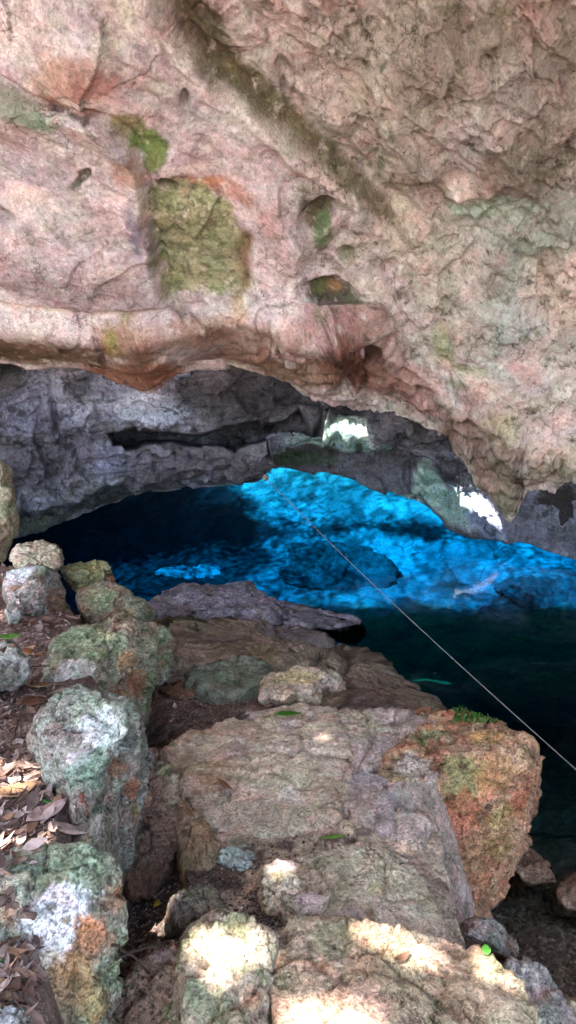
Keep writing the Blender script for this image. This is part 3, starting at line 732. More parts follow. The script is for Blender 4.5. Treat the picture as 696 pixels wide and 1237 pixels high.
def paint_l3(P, px, py, d):
    col = mottle(P, [lin((124, 124, 136)), lin((146, 148, 164)), lin((96, 94, 104)), lin((104, 106, 104))], 2.5, 205)
    B = [(380, 552, 70, 10, 6, (84, 104, 80), .85), (345, 556, 30, 9, 0, (70, 92, 66), .8), (440, 575, 50, 10, 24, (124, 122, 136), .6), (540, 530, 40, 26, 0, (76, 74, 80), .7),
         (515, 572, 13, 20, -10, (196, 222, 210), .97), (524, 592, 26, 17, 20, (178, 214, 196), .97), (548, 606, 30, 14, 36, (186, 218, 206), .97), (575, 616, 28, 16, 30, (160, 178, 194), .95), (600, 634, 20, 20, 50, (150, 164, 192), .95), (505, 602, 14, 7, 0, (214, 234, 230), .97), (560, 590, 22, 6, 30, (150, 170, 190), .7), (560, 626, 20, 5, 30, (206, 222, 230), .8), (534, 606, 20, 4, 35, (226, 240, 232), .9),  # pale blobs put the rim's bright light into the rock colour
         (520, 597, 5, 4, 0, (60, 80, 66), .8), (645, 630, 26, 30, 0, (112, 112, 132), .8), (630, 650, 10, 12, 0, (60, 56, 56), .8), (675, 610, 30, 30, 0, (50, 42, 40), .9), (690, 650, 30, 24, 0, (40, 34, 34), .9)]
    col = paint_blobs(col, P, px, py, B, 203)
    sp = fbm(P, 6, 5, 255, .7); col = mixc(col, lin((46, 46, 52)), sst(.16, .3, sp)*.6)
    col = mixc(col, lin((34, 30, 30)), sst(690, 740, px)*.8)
    LIT_RIM = [(511, 558), (520, 563), (531, 566), (537, 577), (541, 584), (552, 588), (570, 594), (590, 602), (604, 622), (614, 645), (611, 656), (604, 654), (592, 642), (576, 634), (562, 631), (548, 626), (530, 615), (515, 607), (498, 604), (486, 599), (500, 596), (506, 586), (512, 574)]  # lit part of the far rim, its brightness painted in as mint and blue-grey
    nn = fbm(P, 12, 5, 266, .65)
    mm = poly_sd(px+nn*9, py+nn*7, LIT_RIM); c2 = mottle(P, [lin((156, 186, 172)), lin((188, 208, 200)), lin((104, 148, 128)), lin((140, 172, 176))], 6, 267)
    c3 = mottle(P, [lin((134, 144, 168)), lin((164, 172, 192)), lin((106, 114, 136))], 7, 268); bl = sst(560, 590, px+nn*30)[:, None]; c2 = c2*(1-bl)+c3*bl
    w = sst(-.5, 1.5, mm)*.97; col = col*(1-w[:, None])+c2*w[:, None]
    return col
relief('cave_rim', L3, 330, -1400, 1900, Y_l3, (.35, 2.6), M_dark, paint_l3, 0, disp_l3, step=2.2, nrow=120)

# ------------------------------------------------------------------ unseen inner roof, opening shaped to throw sun on the lake bed; walls
ROOFZ = 3.55
def bed_hit(px, py):
    r = ray(px, py); lo = 0.0
    Ys = np.linspace(6, 17, 500); z = CAM[2] + r[2]/r[1]*Ys
    k = np.argmax(z < np.interp(Ys, [6, 8, 11, 13, 15.5, 18], [-1.3, -1.9, -2.2, -1.9, -.9, .6]))
    return CAM + r*(Ys[k]/r[1])
def aperture(poly):
    res = []
    for a, b in poly:
        h = bed_hit(a, b); t = (ROOFZ-h[2])/SUN[2]; q = h+SUN*t; res.append((q[0], q[1]))
    return res
AP0 = [aperture([(262, 540), (350, 545), (450, 560), (540, 600), (590, 634), (520, 636), (440, 630), (370, 632), (312, 624), (290, 606), (278, 590)]),
      aperture([(90, 735), (120, 688), (190, 668), (250, 662), (330, 652), (420, 643), (560, 648), (640, 655), (800, 676), (800, 728), (690, 735), (600, 722), (540, 732), (480, 722), (440, 740), (380, 745), (330, 750), (200, 765)])]
DIM = aperture([(60, 640), (300, 640), (400, 655), (425, 700), (400, 770), (60, 790)])
AP = AP0
rx = np.arange(-9.5, 9.5, .045); ry = np.arange(4.8, 18.5, .045)
RX, RY = np.meshgrid(rx, ry)
Pr = np.stack([RX.ravel(), RY.ravel(), np.full(RX.size, ROOFZ)], 1)
wob = fbm(Pr, 1.2, 4, 301)*.22
sd = np.maximum.reduce([poly_sd(Pr[:, 0]+wob, Pr[:, 1]+wob*.6, a) for a in AP])
Fr = grid_faces(len(ry), len(rx))
sdf = sd[Fr].mean(1); rnd = np.random.RandomState(8).rand(len(Fr))
dim = sst(-.5, .6, poly_sd(Pr[Fr[:, 0], 0], Pr[Fr[:, 0], 1], DIM))
keep = rnd > sst(-.22, .26, sdf + fbm(Pr[Fr[:, 0]], 1.4, 4, 307, .5)*.3)*1.01*(1-.42*dim)*(1-.2*sst(.0, .2, fbm(Pr[Fr[:, 0]], .7, 3, 311, .5)))
Pr[:, 2] += fbm(Pr, .9, 4, 303)*.15*sst(0, -.4, sd)
colr = mottle(Pr, PAL['brown'], 1.5, 305)*.6
roof = mesh_obj('cave_roof', Pr, Fr[keep], M_dark, colr)
HID['cave_roof'] = np.ones(int(keep.sum()), bool)
tag(roof, kind='structure')
def wall(name, pts, z0, z1, seed):
    pts = np.array(pts, float); seg = np.hypot(*np.diff(pts, axis=0).T); s = np.concatenate([[0], np.cumsum(seg)])
    u = np.arange(0, s[-1], .12); zz = np.arange(z0, z1+.1, .12)
    X = np.interp(u, s, pts[:, 0]); Yv = np.interp(u, s, pts[:, 1])
    P = np.stack([np.repeat(X[None], len(zz), 0), np.repeat(Yv[None], len(zz), 0), np.repeat(zz[:, None], len(u), 1)], -1).reshape(-1, 3)
    n = fbm(P, .5, 4, seed)*.5 + facet(P, .8, seed % 40)[0]*.3 + fbm(P, 3, 3, seed+4)*.08
    P = P + np.stack([n, n*.7, n*.2], 1)
    col = mottle(P, [lin((72, 66, 62)), lin((88, 82, 78)), lin((52, 48, 46))], 1.2, seed)
    o = mesh_obj(name, P, grid_faces(len(zz), len(u)), M_dark, col); tag(o, kind='structure'); return o
wall('cave_wall', [(-4.2, 4.6), (-6.5, 7.5), (-8.6, 11), (-8.2, 15), (-4, 16.6), (0, 17.0), (4, 16.6), (8.2, 15), (8.6, 11), (6.8, 7), (4.6, 3.6), (3.9, 1.2), (4.2, -1.5)], -3.2, 4.2, 310)

# ------------------------------------------------------------------ water
def water_mat():
    m, nt, N, L = new_mat('clear_water')
    out = N.new('ShaderNodeOutputMaterial')
    t = N.new('ShaderNodeBsdfTransparent'); g = N.new('ShaderNodeBsdfGlossy'); g.inputs['Roughness'].default_value = .03
    fr = N.new('ShaderNodeFresnel'); fr.inputs[0].default_value = 1.33
    tc = N.new('ShaderNodeTexCoord'); n = N.new('ShaderNodeTexNoise'); n.inputs['Scale'].default_value = 5; n.inputs['Detail'].default_value = 3
    L.new(tc.outputs['Object'], n.inputs['Vector'])
    bp = N.new('ShaderNodeBump'); bp.inputs['Strength'].default_value = .12; bp.inputs['Distance'].default_value = .02
    L.new(n.outputs[0], bp.inputs['Height']); L.new(bp.outputs[0], g.inputs['Normal'])
    mx = N.new('ShaderNodeMixShader'); L.new(fr.outputs[0], mx.inputs[0]); L.new(t.outputs[0], mx.inputs[1]); L.new(g.outputs[0], mx.inputs[2])
    L.new(mx.outputs[0], out.inputs['Surface'])
    v = N.new('ShaderNodeVolumeAbsorption'); v.inputs['Color'].default_value = (0.0, .755, .89, 1); v.inputs['Density'].default_value = .95
    L.new(v.outputs[0], out.inputs['Volume'])
    return m
wx0, wx1, wy0, wy1 = -9, 9, .9, 17.5
V = [(x, y, z) for z in (-4, 0) for y in (wy0, wy1) for x in (wx0, wx1)]
water = mesh_obj('water', V, [(0, 2, 3, 1), (4, 5, 7, 6), (0, 1, 5, 4), (2, 6, 7, 3), (0, 4, 6, 2), (1, 3, 7, 5)], water_mat(), smooth=False)
tag(water, kind='structure')

#ROCKS_BEGIN
# ------------------------------------------------------------------ loose rocks, boulders, slabs
def R(name, label, cat, out, zt, n_top, seed, inset=.15, zb=None, facets=(), **k):
    o_ = np.array(out, float); c = o_.mean(0); q = atZ(c[0], c[1], zt)
    if (name == 'slab' or seed in (17, 18, 19, 26)) and 'flat' not in k: k['flat'] = zt; k.setdefault('p', 60); k.setdefault('grow', 1.07)
    fl = [(n_top[0], n_top[1], n_top[2], c[0], c[1], zt)] + list(facets)
    return rock(name, label, cat, out, q[1]+inset, fl, zt-.5 if zb is None else zb, seed, **k)
LT = (0, .08, 1)
WH = (206, 206, 200); GRN = (112, 132, 98); TEAL = (140, 160, 144); ORG = (150, 98, 66); TAN = (158, 130, 100); DRK = (84, 64, 52); YEL = (176, 168, 120); PNK = (178, 142, 130)

# far bank, left
R('boulder', 'pale mossy boulder face cut by the left picture edge below the overhang', 'boulder', [(-70, 560), (-34, 545), (-10, 548), (2, 575), (7, 610), (3, 645), (-8, 664), (-70, 680)], 1.72, (.3, -.1, 1), 1, inset=.3, zb=.6, sub=5, thick=.3,
  facets=[(.5, -1, .1, 0, 570, 1.6)], pal=PAL['moss'], blobs=[(8, 600, 14, (168, 172, 140), .7), (2, 640, 14, (120, 124, 92), .6)])
R('stone', 'small smooth beige stone at the far end of the bank, nearest the dark shelf', 'stone', [(14, 676), (22, 658), (40, 652), (60, 655), (73, 668), (74, 682), (60, 690), (32, 692)], .93, (.1, -.2, 1), 2, inset=.10, zb=.55, sub=5, thick=.12,
  facets=[(.3, -1, .5, 45, 670, .9)], pal=[lin((176, 164, 140)), lin((190, 180, 160)), lin((150, 140, 118))], rough=.6)
R('boulder', 'grey white boulder with a rust brown right side beside the small beige stone', 'boulder', [(3, 700), (12, 682), (35, 678), (58, 684), (82, 705), (88, 735), (80, 760), (50, 772), (32, 762), (14, 735)], 1.0, (-.1, -.3, 1), 3, inset=.14, zb=.5, sub=5, thick=.2,
  facets=[(.9, -.6, .25, 55, 720, .93)], pal=PAL['grey'], blobs=[(20, 695, 20, (196, 200, 204), .85), (38, 715, 16, (196, 182, 170), .8), (66, 725, 18, (120, 84, 62), .85), (75, 745, 14, (112, 112, 76), .8), (48, 750, 12, (110, 78, 60), .7)])
R('stone', 'little pale pebble like stone at the foot of the grey white boulder', 'stone', [(6, 738), (10, 728), (20, 727), (24, 740), (20, 752), (8, 750)], .96, LT, 4, inset=.05, zb=.75, sub=4, thick=.05, pal=PAL['grey'])
R('stone', 'yellow green topped stone between the beige stone and the blue water', 'stone', [(74, 690), (90, 680), (118, 674), (134, 684), (141, 700), (134, 712), (110, 716), (84, 704)], .74, (.1, -.1, 1), 5, inset=.12, zb=.3, sub=5, thick=.15,
  facets=[(.5, -1, .4, 110, 698, .7)], pal=PAL['moss'], blobs=[(105, 686, 26, (164, 166, 112), .85), (132, 700, 8, ORG, .5)])
R('stone', 'greenish grey stone wedged behind the large pale topped boulder', 'stone', [(92, 716), (112, 706), (140, 703), (162, 715), (174, 740), (170, 765), (140, 770), (108, 752)], .84, (.1, -.15, 1), 6, inset=.14, zb=.35, sub=5, thick=.2,
  facets=[(.7, -.8, .3, 140, 730, .8)], pal=PAL['moss'], blobs=[(120, 720, 22, (136, 146, 112), .8), (152, 745, 16, (176, 152, 110), .8), (165, 755, 10, (112, 82, 56), .7)])
R('stone', 'mossy rounded stone hanging over the dark cleft left of the ledge', 'stone', [(160, 752), (178, 745), (196, 752), (210, 775), (208, 800), (196, 822), (176, 826), (162, 800)], .72, (.1, -.2, 1), 7, inset=.12, zb=.3, sub=5, thick=.18,
  facets=[(.4, -1, .2, 185, 770, .7)], pal=PAL['moss'], blobs=[(196, 768, 16, (126, 146, 116), .9), (175, 790, 16, (150, 108, 74), .8), (192, 805, 10, (120, 92, 62), .7)])
R('boulder', 'large boulder with pale green top and tall orange right face above the cleft', 'boulder', [(55, 800), (62, 770), (85, 754), (120, 748), (150, 752), (166, 768), (180, 800), (178, 838), (165, 870), (140, 872), (100, 850), (62, 838)], .97, (-.05, -.18, 1), 8, inset=.2, zb=.35, sub=6, thick=.26,
  facets=[(.9, -.55, .12, 150, 790, .92), (.2, -1, .3, 110, 830, .88)], pal=PAL['moss'], blobs=[(100, 775, 36, (134, 146, 112), .85), (92, 812, 26, (190, 184, 176), .8), (155, 800, 16, (170, 132, 94), .9), (165, 825, 18, (146, 96, 66), .9), (145, 845, 16, (150, 106, 76), .85), (130, 765, 12, (178, 170, 130), .7), (120, 830, 8, (70, 60, 44), .7)])
R('boulder', 'small dark mossy boulder in shade at the water end of the ledge', 'boulder', [(182, 775), (192, 752), (214, 742), (238, 752), (252, 775), (250, 797), (225, 808), (195, 806)], .36, (0, -.2, 1), 9, inset=.15, zb=.0, sub=5, thick=.2,
  pal=[lin((72, 72, 44)), lin((60, 54, 40)), lin((88, 88, 54)), lin((48, 40, 32))])
R('boulder', 'small dark grey boulder half out of frame in the leaf litter', 'boulder', [(-30, 780), (-5, 774), (15, 780), (32, 800), (28, 820), (10, 834), (-30, 836)], 1.12, (.1, -.1, 1), 10, inset=.1, zb=.9, sub=5, thick=.12, pal=PAL['grey'],
  blobs=[(10, 790, 14, (176, 180, 170), .8), (5, 815, 16, (92, 86, 78), .7)])
R('boulder', 'long grey green boulder with white lichen and a rusty right edge, middle of the bank', 'boulder', [(45, 905), (60, 865), (95, 835), (128, 828), (148, 842), (166, 880), (173, 930), (175, 975), (160, 1020), (140, 1048), (122, 1030), (80, 995), (52, 955)], 1.13, (-.12, -.3, 1), 11, inset=.22, zb=.35, sub=6, thick=.25,
  facets=[(1, -.35, .15, 158, 950, 1.0), (.5, -1, .35, 130, 1000, 1.02)], pal=[lin((122, 122, 110)), lin((150, 148, 138)), lin((100, 112, 96)), lin((112, 96, 84))],
  blobs=[(110, 850, 30, (150, 160, 138), .7), (120, 880, 26, (204, 204, 202), .85), (135, 895, 20, (210, 214, 208), .85), (95, 915, 16, (206, 198, 200), .8), (105, 935, 30, (128, 152, 132), .8), (80, 890, 22, (130, 122, 114), .7), (140, 925, 16, (120, 84, 62), .85), (158, 950, 16, (144, 92, 62), .92), (150, 990, 22, (128, 84, 60), .9), (162, 975, 10, (124, 118, 74), .8), (95, 970, 26, (126, 112, 104), .6), (120, 1000, 16, (182, 168, 160), .7)])
R('boulder', 'tall dark brown boulder standing in the cleft beside the ledge slabs', 'boulder', [(158, 930), (172, 906), (196, 912), (212, 930), (217, 975), (214, 1020), (200, 1050), (178, 1085), (160, 1096), (148, 1070), (150, 1010)], .88, (.1, -.2, 1), 12, inset=.14, zb=.4, sub=6, thick=.2,
  facets=[(.35, -1, .28, 190, 945, .84)], pal=PAL['brown'], blobs=[(175, 920, 14, (150, 144, 138), .8), (200, 930, 12, (116, 116, 84), .8), (165, 1070, 20, (132, 96, 82), .8), (205, 970, 10, (98, 92, 66), .6)])
R('boulder', 'biggest near boulder, green on top, white lichen middle and orange lower right', 'boulder', [(-30, 1050), (20, 1028), (70, 1018), (120, 1022), (146, 1045), (150, 1095), (138, 1140), (124, 1175), (132, 1205), (118, 1260), (60, 1290), (-30, 1290)], 1.2, (-.05, -.28, 1), 13, inset=.2, zb=.45, sub=6, thick=.26,
  facets=[(1, -.3, .2, 128, 1100, 1.12), (.45, -1, .5, 95, 1160, 1.06)], pal=[lin((132, 136, 118)), lin((160, 160, 144)), lin((112, 120, 92)), lin((140, 114, 90))],
  blobs=[(60, 1045, 40, (114, 128, 104), .85), (110, 1055, 30, (110, 122, 102), .8), (30, 1070, 26, (150, 166, 148), .7), (75, 1100, 34, (216, 214, 216), .92), (55, 1135, 30, (212, 212, 212), .9), (105, 1085, 18, (222, 218, 216), .9), (40, 1110, 18, (206, 212, 208), .8), (140, 1080, 12, (150, 98, 66), .92), (112, 1130, 22, (168, 116, 78), .92), (100, 1115, 12, (182, 132, 90), .85), (85, 1180, 34, (170, 140, 98), .9), (60, 1160, 14, (190, 170, 134), .7), (30, 1180, 26, (168, 178, 160), .8), (120, 1215, 26, (140, 126, 82), .85), (70, 1215, 26, (150, 132, 100), .7), (60, 1095, 7, (92, 92, 62), .8), (80, 1112, 6, (104, 96, 66), .8)])
R('stone', 'pale grey stone cut off by the bottom left corner', 'stone', [(-30, 1225), (0, 1217), (24, 1222), (38, 1240), (30, 1270), (-30, 1275)], 1.22, LT, 14, inset=.06, zb=1.0, sub=5, thick=.1, pal=PAL['grey'], blobs=[(5, 1232, 18, (188, 198, 196), .7)])
# waterline
R('rock', 'low lavender grey rock with humped top at the waterline', 'rock', [(176, 742), (190, 727), (222, 718), (238, 713), (262, 716), (290, 712), (316, 720), (332, 730), (348, 745), (345, 760), (290, 764), (215, 760)], .15, (.02, .05, 1), 15, inset=.25, zb=-.5, sub=6, thick=.35,
  facets=[(0, -1, .25, 255, 738, .14)], pal=PAL['lav'], strata=.012, blobs=[(230, 722, 22, (168, 160, 170), .8), (285, 722, 26, (162, 152, 164), .8), (220, 740, 14, (126, 118, 116), .6)])
R('rock', 'broken dark grey rock tip at the water beside the lavender rock', 'rock', [(330, 738), (345, 728), (370, 735), (395, 742), (425, 748), (440, 762), (400, 772), (350, 768)], .04, (.1, .05, 1), 16, inset=.2, zb=-.5, sub=5, thick=.3, pal=PAL['lav'], mat=M_wet, strata=.01)
R('rock', 'wide wet brown ledge sloping into the dark water', 'rock', [(205, 800), (225, 765), (280, 750), (350, 745), (415, 752), (450, 766), (485, 795), (525, 828), (558, 858), (556, 880), (480, 885), (380, 870), (280, 860), (215, 840)], .30, (.22, .14, 1), 17, inset=.25, zb=-1.0, sub=6, thick=.5,
  pal=PAL['wet'], mat=M_wet, strata=.05, amp=.6, rough=1.8, blobs=[(300, 785, 40, (116, 100, 66), .8), (270, 775, 26, (98, 86, 82), .7), (430, 790, 40, (92, 74, 60), .6), (480, 830, 30, (98, 80, 64), .6), (370, 765, 26, (110, 96, 90), .6), (540, 860, 10, (74, 98, 52), .8)])
R('rock', 'thin brown rock step lying on the wet ledge', 'rock', [(258, 782), (290, 774), (340, 776), (378, 790), (372, 808), (320, 816), (270, 808)], .42, (.1, .12, 1), 18, inset=.16, zb=.0, sub=5, thick=.25, facets=[(0, -1, .2, 320, 798, .4)],
  pal=PAL['wet'], mat=M_wet, strata=.015, blobs=[(310, 790, 30, (118, 104, 66), .8)])
R('rock', 'thin lavender brown rock shelf between the wet ledge and the waterline', 'rock', [(250, 764), (300, 752), (352, 752), (400, 764), (392, 784), (330, 784), (262, 782)], .26, (.05, .1, 1), 19, inset=.2, zb=-.3, sub=5, thick=.3, facets=[(0, -1, .2, 320, 772, .24)], pal=[lin((112, 98, 96)), lin((130, 116, 112)), lin((92, 78, 66))], mat=M_wet, strata=.015)
R('rock', 'broken reddish brown rock low in the cleft', 'rock', [(176, 872), (190, 850), (220, 842), (248, 848), (252, 868), (236, 890), (200, 902), (176, 894)], .42, (.0, -.1, 1), 20, inset=.12, zb=.1, sub=5, thick=.2, facets=[(.2, -1, .5, 215, 875, .38)],
  pal=[lin((122, 84, 66)), lin((142, 102, 84)), lin((98, 66, 50))], strata=.02)
R('rock', 'small reddish rock chip above the broken reddish rock', 'rock', [(200, 838), (218, 828), (245, 832), (252, 842), (235, 850), (208, 848)], .45, LT, 21, inset=.1, zb=.2, sub=4, thick=.12, pal=[lin((128, 98, 76)), lin((146, 116, 92))])
R('slab', 'flat greenish stone at the far end of the pale slabs', 'slab', [(228, 808), (250, 795), (290, 790), (322, 800), (326, 822), (300, 838), (258, 840), (232, 828)], .50, (-.05, .1, 1), 22, inset=.14, zb=.1, sub=5, thick=.2, mat=M_slab,
  pal=[lin((118, 124, 106)), lin((138, 142, 128)), lin((100, 94, 80))], strata=.008, blobs=[(275, 812, 34, (120, 134, 110), .6)])
R('rock', 'pale yellow lump of rock with a dark hollow at its right', 'rock', [(318, 832), (330, 808), (352, 800), (385, 806), (404, 822), (412, 840), (390, 856), (350, 858), (322, 850)], .60, (-.05, .05, 1), 23, inset=.12, zb=.2, sub=5, thick=.2, mat=M_slab, facets=[(.8, -.6, .35, 390, 825, .58)],
  pal=PAL['slab'], blobs=[(355, 815, 26, (184, 172, 120), .8), (345, 845, 18, (176, 140, 112), .6), (396, 838, 9, DRK, .9)])
R('rock', 'grey brown nub of rock right of the yellow lump', 'rock', [(388, 838), (400, 822), (412, 828), (422, 840), (418, 858), (398, 862)], .52, LT, 24, inset=.08, zb=.2, sub=4, thick=.1, pal=PAL['brown'])
# paving
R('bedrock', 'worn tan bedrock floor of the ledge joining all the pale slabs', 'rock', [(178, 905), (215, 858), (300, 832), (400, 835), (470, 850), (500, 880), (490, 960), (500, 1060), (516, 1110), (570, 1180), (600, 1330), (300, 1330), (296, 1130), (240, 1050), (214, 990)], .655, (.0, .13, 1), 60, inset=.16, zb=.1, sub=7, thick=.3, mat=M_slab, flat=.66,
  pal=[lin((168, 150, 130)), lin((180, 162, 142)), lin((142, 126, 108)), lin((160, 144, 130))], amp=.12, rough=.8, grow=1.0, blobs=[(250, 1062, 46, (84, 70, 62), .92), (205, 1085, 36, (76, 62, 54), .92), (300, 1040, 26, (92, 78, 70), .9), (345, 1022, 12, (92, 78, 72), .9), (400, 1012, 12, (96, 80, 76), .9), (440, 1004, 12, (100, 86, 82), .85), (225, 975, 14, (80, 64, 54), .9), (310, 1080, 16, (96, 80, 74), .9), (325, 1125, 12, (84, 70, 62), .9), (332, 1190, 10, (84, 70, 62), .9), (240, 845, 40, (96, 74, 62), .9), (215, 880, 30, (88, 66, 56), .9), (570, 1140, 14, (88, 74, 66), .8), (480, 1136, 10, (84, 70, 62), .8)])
R('slab', 'broad pale beige slab in the middle of the ledge with ragged edges', 'slab', [(200, 905), (240, 880), (300, 858), (350, 845), (400, 850), (412, 880), (420, 930), (412, 970), (392, 1000), (350, 1016), (312, 1028), (270, 1010), (238, 975), (208, 938)], .64, (-.02, .06, 1), 25, inset=.16, zb=.2, sub=6, thick=.25, mat=M_slab,
  pal=PAL['slab'], amp=.35, strata=.008, rough=.9, blobs=[(290, 880, 40, (182, 156, 134), .7), (330, 930, 50, (192, 178, 152), .8), (260, 930, 30, (168, 144, 110), .7), (330, 985, 50, (176, 168, 146), .7), (380, 900, 24, (196, 178, 158), .7), (300, 860, 14, (142, 130, 130), .6), (260, 945, 14, (132, 94, 66), .5), (350, 960, 16, (206, 196, 180), .8), (220, 915, 16, (156, 130, 104), .7)])
R('slab', 'grey pink slab running up to the hollow faced boulder on the right', 'slab', [(395, 872), (420, 852), (470, 850), (520, 862), (530, 900), (510, 945), (500, 985), (505, 1030), (480, 1020), (440, 1000), (415, 975), (425, 930), (412, 905)], .64, (.0, .08, 1), 26, inset=.15, zb=.1, sub=6, thick=.25, mat=M_slab,
  pal=[lin((158, 142, 128)), lin((178, 162, 152)), lin((136, 126, 108)), lin((146, 128, 120))], amp=.5, blobs=[(440, 880, 30, (178, 166, 140), .7), (480, 900, 30, (170, 158, 152), .7), (450, 940, 26, (164, 150, 152), .7), (480, 975, 24, (148, 142, 140), .7), (455, 935, 9, DRK, .8), (430, 865, 16, (186, 160, 130), .6), (460, 1000, 20, (150, 140, 138), .6)])
R('slab', 'narrow brown slab left of the diagonal crack', 'slab', [(214, 958), (224, 968), (245, 990), (262, 1012), (256, 1030), (236, 1040), (220, 1028), (213, 1000)], .70, LT, 27, inset=.08, zb=.3, sub=5, thick=.12, mat=M_slab, pal=[lin((148, 126, 98)), lin((166, 146, 116)), lin((120, 98, 74))], amp=.6)
R('stone', 'small bluish white stone set in the gravel below the diagonal crack', 'stone', [(262, 1030), (276, 1020), (298, 1026), (308, 1040), (300, 1052), (278, 1053), (265, 1044)], .69, LT, 28, inset=.04, zb=.5, sub=5, thick=.06, mat=M_slab, pal=[lin((158, 168, 162)), lin((184, 192, 184)), lin((140, 146, 136))])
R('slab', 'olive beige slab with rounded right corner below the thin green blade leaf', 'slab', [(322, 1046), (350, 1034), (400, 1024), (460, 1018), (490, 1032), (508, 1062), (528, 1094), (537, 1120), (528, 1134), (470, 1128), (410, 1110), (372, 1102), (350, 1085)], .79, (0, .05, 1), 29, inset=.12, zb=.3, sub=6, thick=.2, mat=M_slab,
  pal=[lin((150, 138, 116)), lin((168, 156, 134)), lin((126, 116, 90)), lin((150, 132, 118))], amp=.45, blobs=[(345, 1046, 16, (206, 184, 180), .85), (400, 1060, 30, (136, 128, 104), .6), (455, 1050, 30, (160, 148, 122), .7), (480, 1100, 34, (172, 158, 140), .7), (370, 1090, 18, (186, 164, 160), .8), (455, 1075, 14, (134, 132, 84), .6), (430, 1110, 26, (150, 132, 126), .6)])
R('stone', 'little pale stone with mossy left side in front of the gravel gap', 'stone', [(317, 1074), (325, 1058), (345, 1054), (362, 1062), (366, 1085), (354, 1106), (330, 1108), (317, 1094)], .79, (.0, -.1, 1), 30, inset=.06, zb=.5, sub=5, thick=.08, mat=M_slab, facets=[(0, -1, .5, 340, 1085, .78)],
  pal=PAL['slab'], blobs=[(322, 1082, 12, (120, 126, 104), .8), (350, 1070, 12, (196, 184, 162), .8)])
R('stone', 'grey brown rounded stone poking from the dirt in the cleft', 'stone', [(206, 1105), (214, 1078), (232, 1066), (252, 1070), (268, 1088), (274, 1108), (262, 1126), (230, 1134), (208, 1128)], .80, (0, -.15, 1), 31, inset=.07, zb=.5, sub=5, thick=.1,
  facets=[(0, -1, .5, 238, 1100, .78)], pal=[lin((116, 104, 92)), lin((136, 124, 116)), lin((96, 92, 74))])
R('boulder', 'mossy brown boulder at the bottom edge left of the sunlit stone', 'boulder', [(142, 1200), (165, 1165), (182, 1140), (208, 1132), (226, 1150), (236, 1185), (240, 1240), (220, 1280), (150, 1280), (138, 1240)], .84, (-.1, -.1, 1), 32, inset=.12, zb=.4, sub=6, thick=.18,
  facets=[(-.5, -.9, .5, 175, 1190, .82)], pal=[lin((118, 98, 82)), lin((136, 114, 98)), lin((96, 90, 66)), lin((92, 76, 62))], blobs=[(195, 1150, 16, (138, 122, 114), .7), (215, 1220, 20, (116, 122, 84), .8), (160, 1230, 20, (112, 86, 66), .6)])
R('boulder', 'rounded stone with a bright sun patch over its top, bottom centre', 'boulder', [(218, 1160), (232, 1130), (262, 1112), (296, 1106), (318, 1116), (330, 1145), (334, 1180), (322, 1222), (318, 1270), (230, 1285), (214, 1240), (212, 1195)], .92, (0, -.02, 1), 33, inset=.12, zb=.4, sub=6, thick=.2, mat=M_slab,
  facets=[(1, -.2, .2, 322, 1180, .9)], pal=[lin((160, 146, 124)), lin((176, 160, 140)), lin((124, 132, 100)), lin((142, 124, 106))], amp=.5, blobs=[(250, 1220, 30, (128, 140, 108), .8), (235, 1195, 18, (126, 134, 108), .8), (280, 1225, 26, (122, 120, 92), .7), (305, 1205, 14, (176, 136, 104), .7), (290, 1112, 16, (132, 128, 96), .6)])
R('slab', 'big foreground slab crossed by bright sun bands at the bottom edge', 'slab', [(332, 1150), (345, 1112), (400, 1106), (460, 1122), (530, 1136), (580, 1142), (622, 1166), (644, 1188), (640, 1230), (636, 1290), (330, 1290), (328, 1215)], .87, (.0, .03, 1), 34, inset=.14, zb=.2, sub=6, thick=.25, mat=M_slab,
  facets=[(1, 0, .15, 636, 1200, .85)], pal=[lin((156, 138, 114)), lin((172, 152, 128)), lin((130, 124, 92)), lin((158, 128, 104))], amp=.3, rough=1.2, blobs=[(400, 1135, 30, (138, 132, 104), .7), (470, 1180, 50, (140, 124, 92), .6), (380, 1170, 26, (186, 160, 132), .7), (350, 1215, 30, (190, 154, 130), .7), (560, 1200, 40, (164, 138, 108), .6), (560, 1150, 24, (176, 146, 116), .7), (440, 1215, 30, (184, 150, 132), .7)])
rock('boulder', 'tall hollow pitted boulder with orange front face beside the dark water', 'boulder', [(462, 950), (470, 905), (492, 880), (530, 866), (580, 870), (625, 884), (652, 903), (657, 930), (642, 975), (628, 1020), (604, 1068), (572, 1108), (545, 1130), (522, 1098), (500, 1050), (478, 1000)], 2.92, [(-.05, .12, 1, 560, 895, .70), (.15, -1, .3, 560, 945, .62), (1, -.5, .0, 640, 945, .5), (-.6, -1, .15, 500, 990, .6)], -.35, 35, sub=7, thick=.5, tilt=.12, grow=1.03,
  pal=[lin((158, 126, 98)), lin((170, 136, 110)), lin((134, 112, 82)), lin((158, 104, 78))], amp=.8, rough=1.5,
  blobs=[(500, 925, 24, (166, 154, 142), .8), (520, 890, 24, (120, 124, 88), .8), (560, 890, 20, (118, 88, 62), .7), (530, 930, 12, (92, 50, 38), .8), (590, 900, 24, (170, 140, 84), .7), (560, 940, 30, (112, 116, 72), .75), (600, 940, 26, (150, 116, 76), .8), (640, 930, 16, (164, 98, 70), .85), (630, 970, 24, (158, 92, 64), .85), (560, 980, 26, (164, 104, 72), .9), (545, 1010, 26, (160, 106, 84), .85), (575, 1030, 24, (136, 110, 80), .8), (530, 1060, 26, (158, 116, 96), .85), (560, 1085, 24, (146, 108, 86), .85), (600, 1020, 22, (130, 104, 66), .8), (605, 985, 18, (148, 136, 84), .8), (505, 1000, 16, (170, 122, 104), .8), (560, 925, 5, (70, 30, 24), .9), (545, 965, 8, (80, 38, 28), .8), (590, 975, 6, (60, 34, 28), .8)])
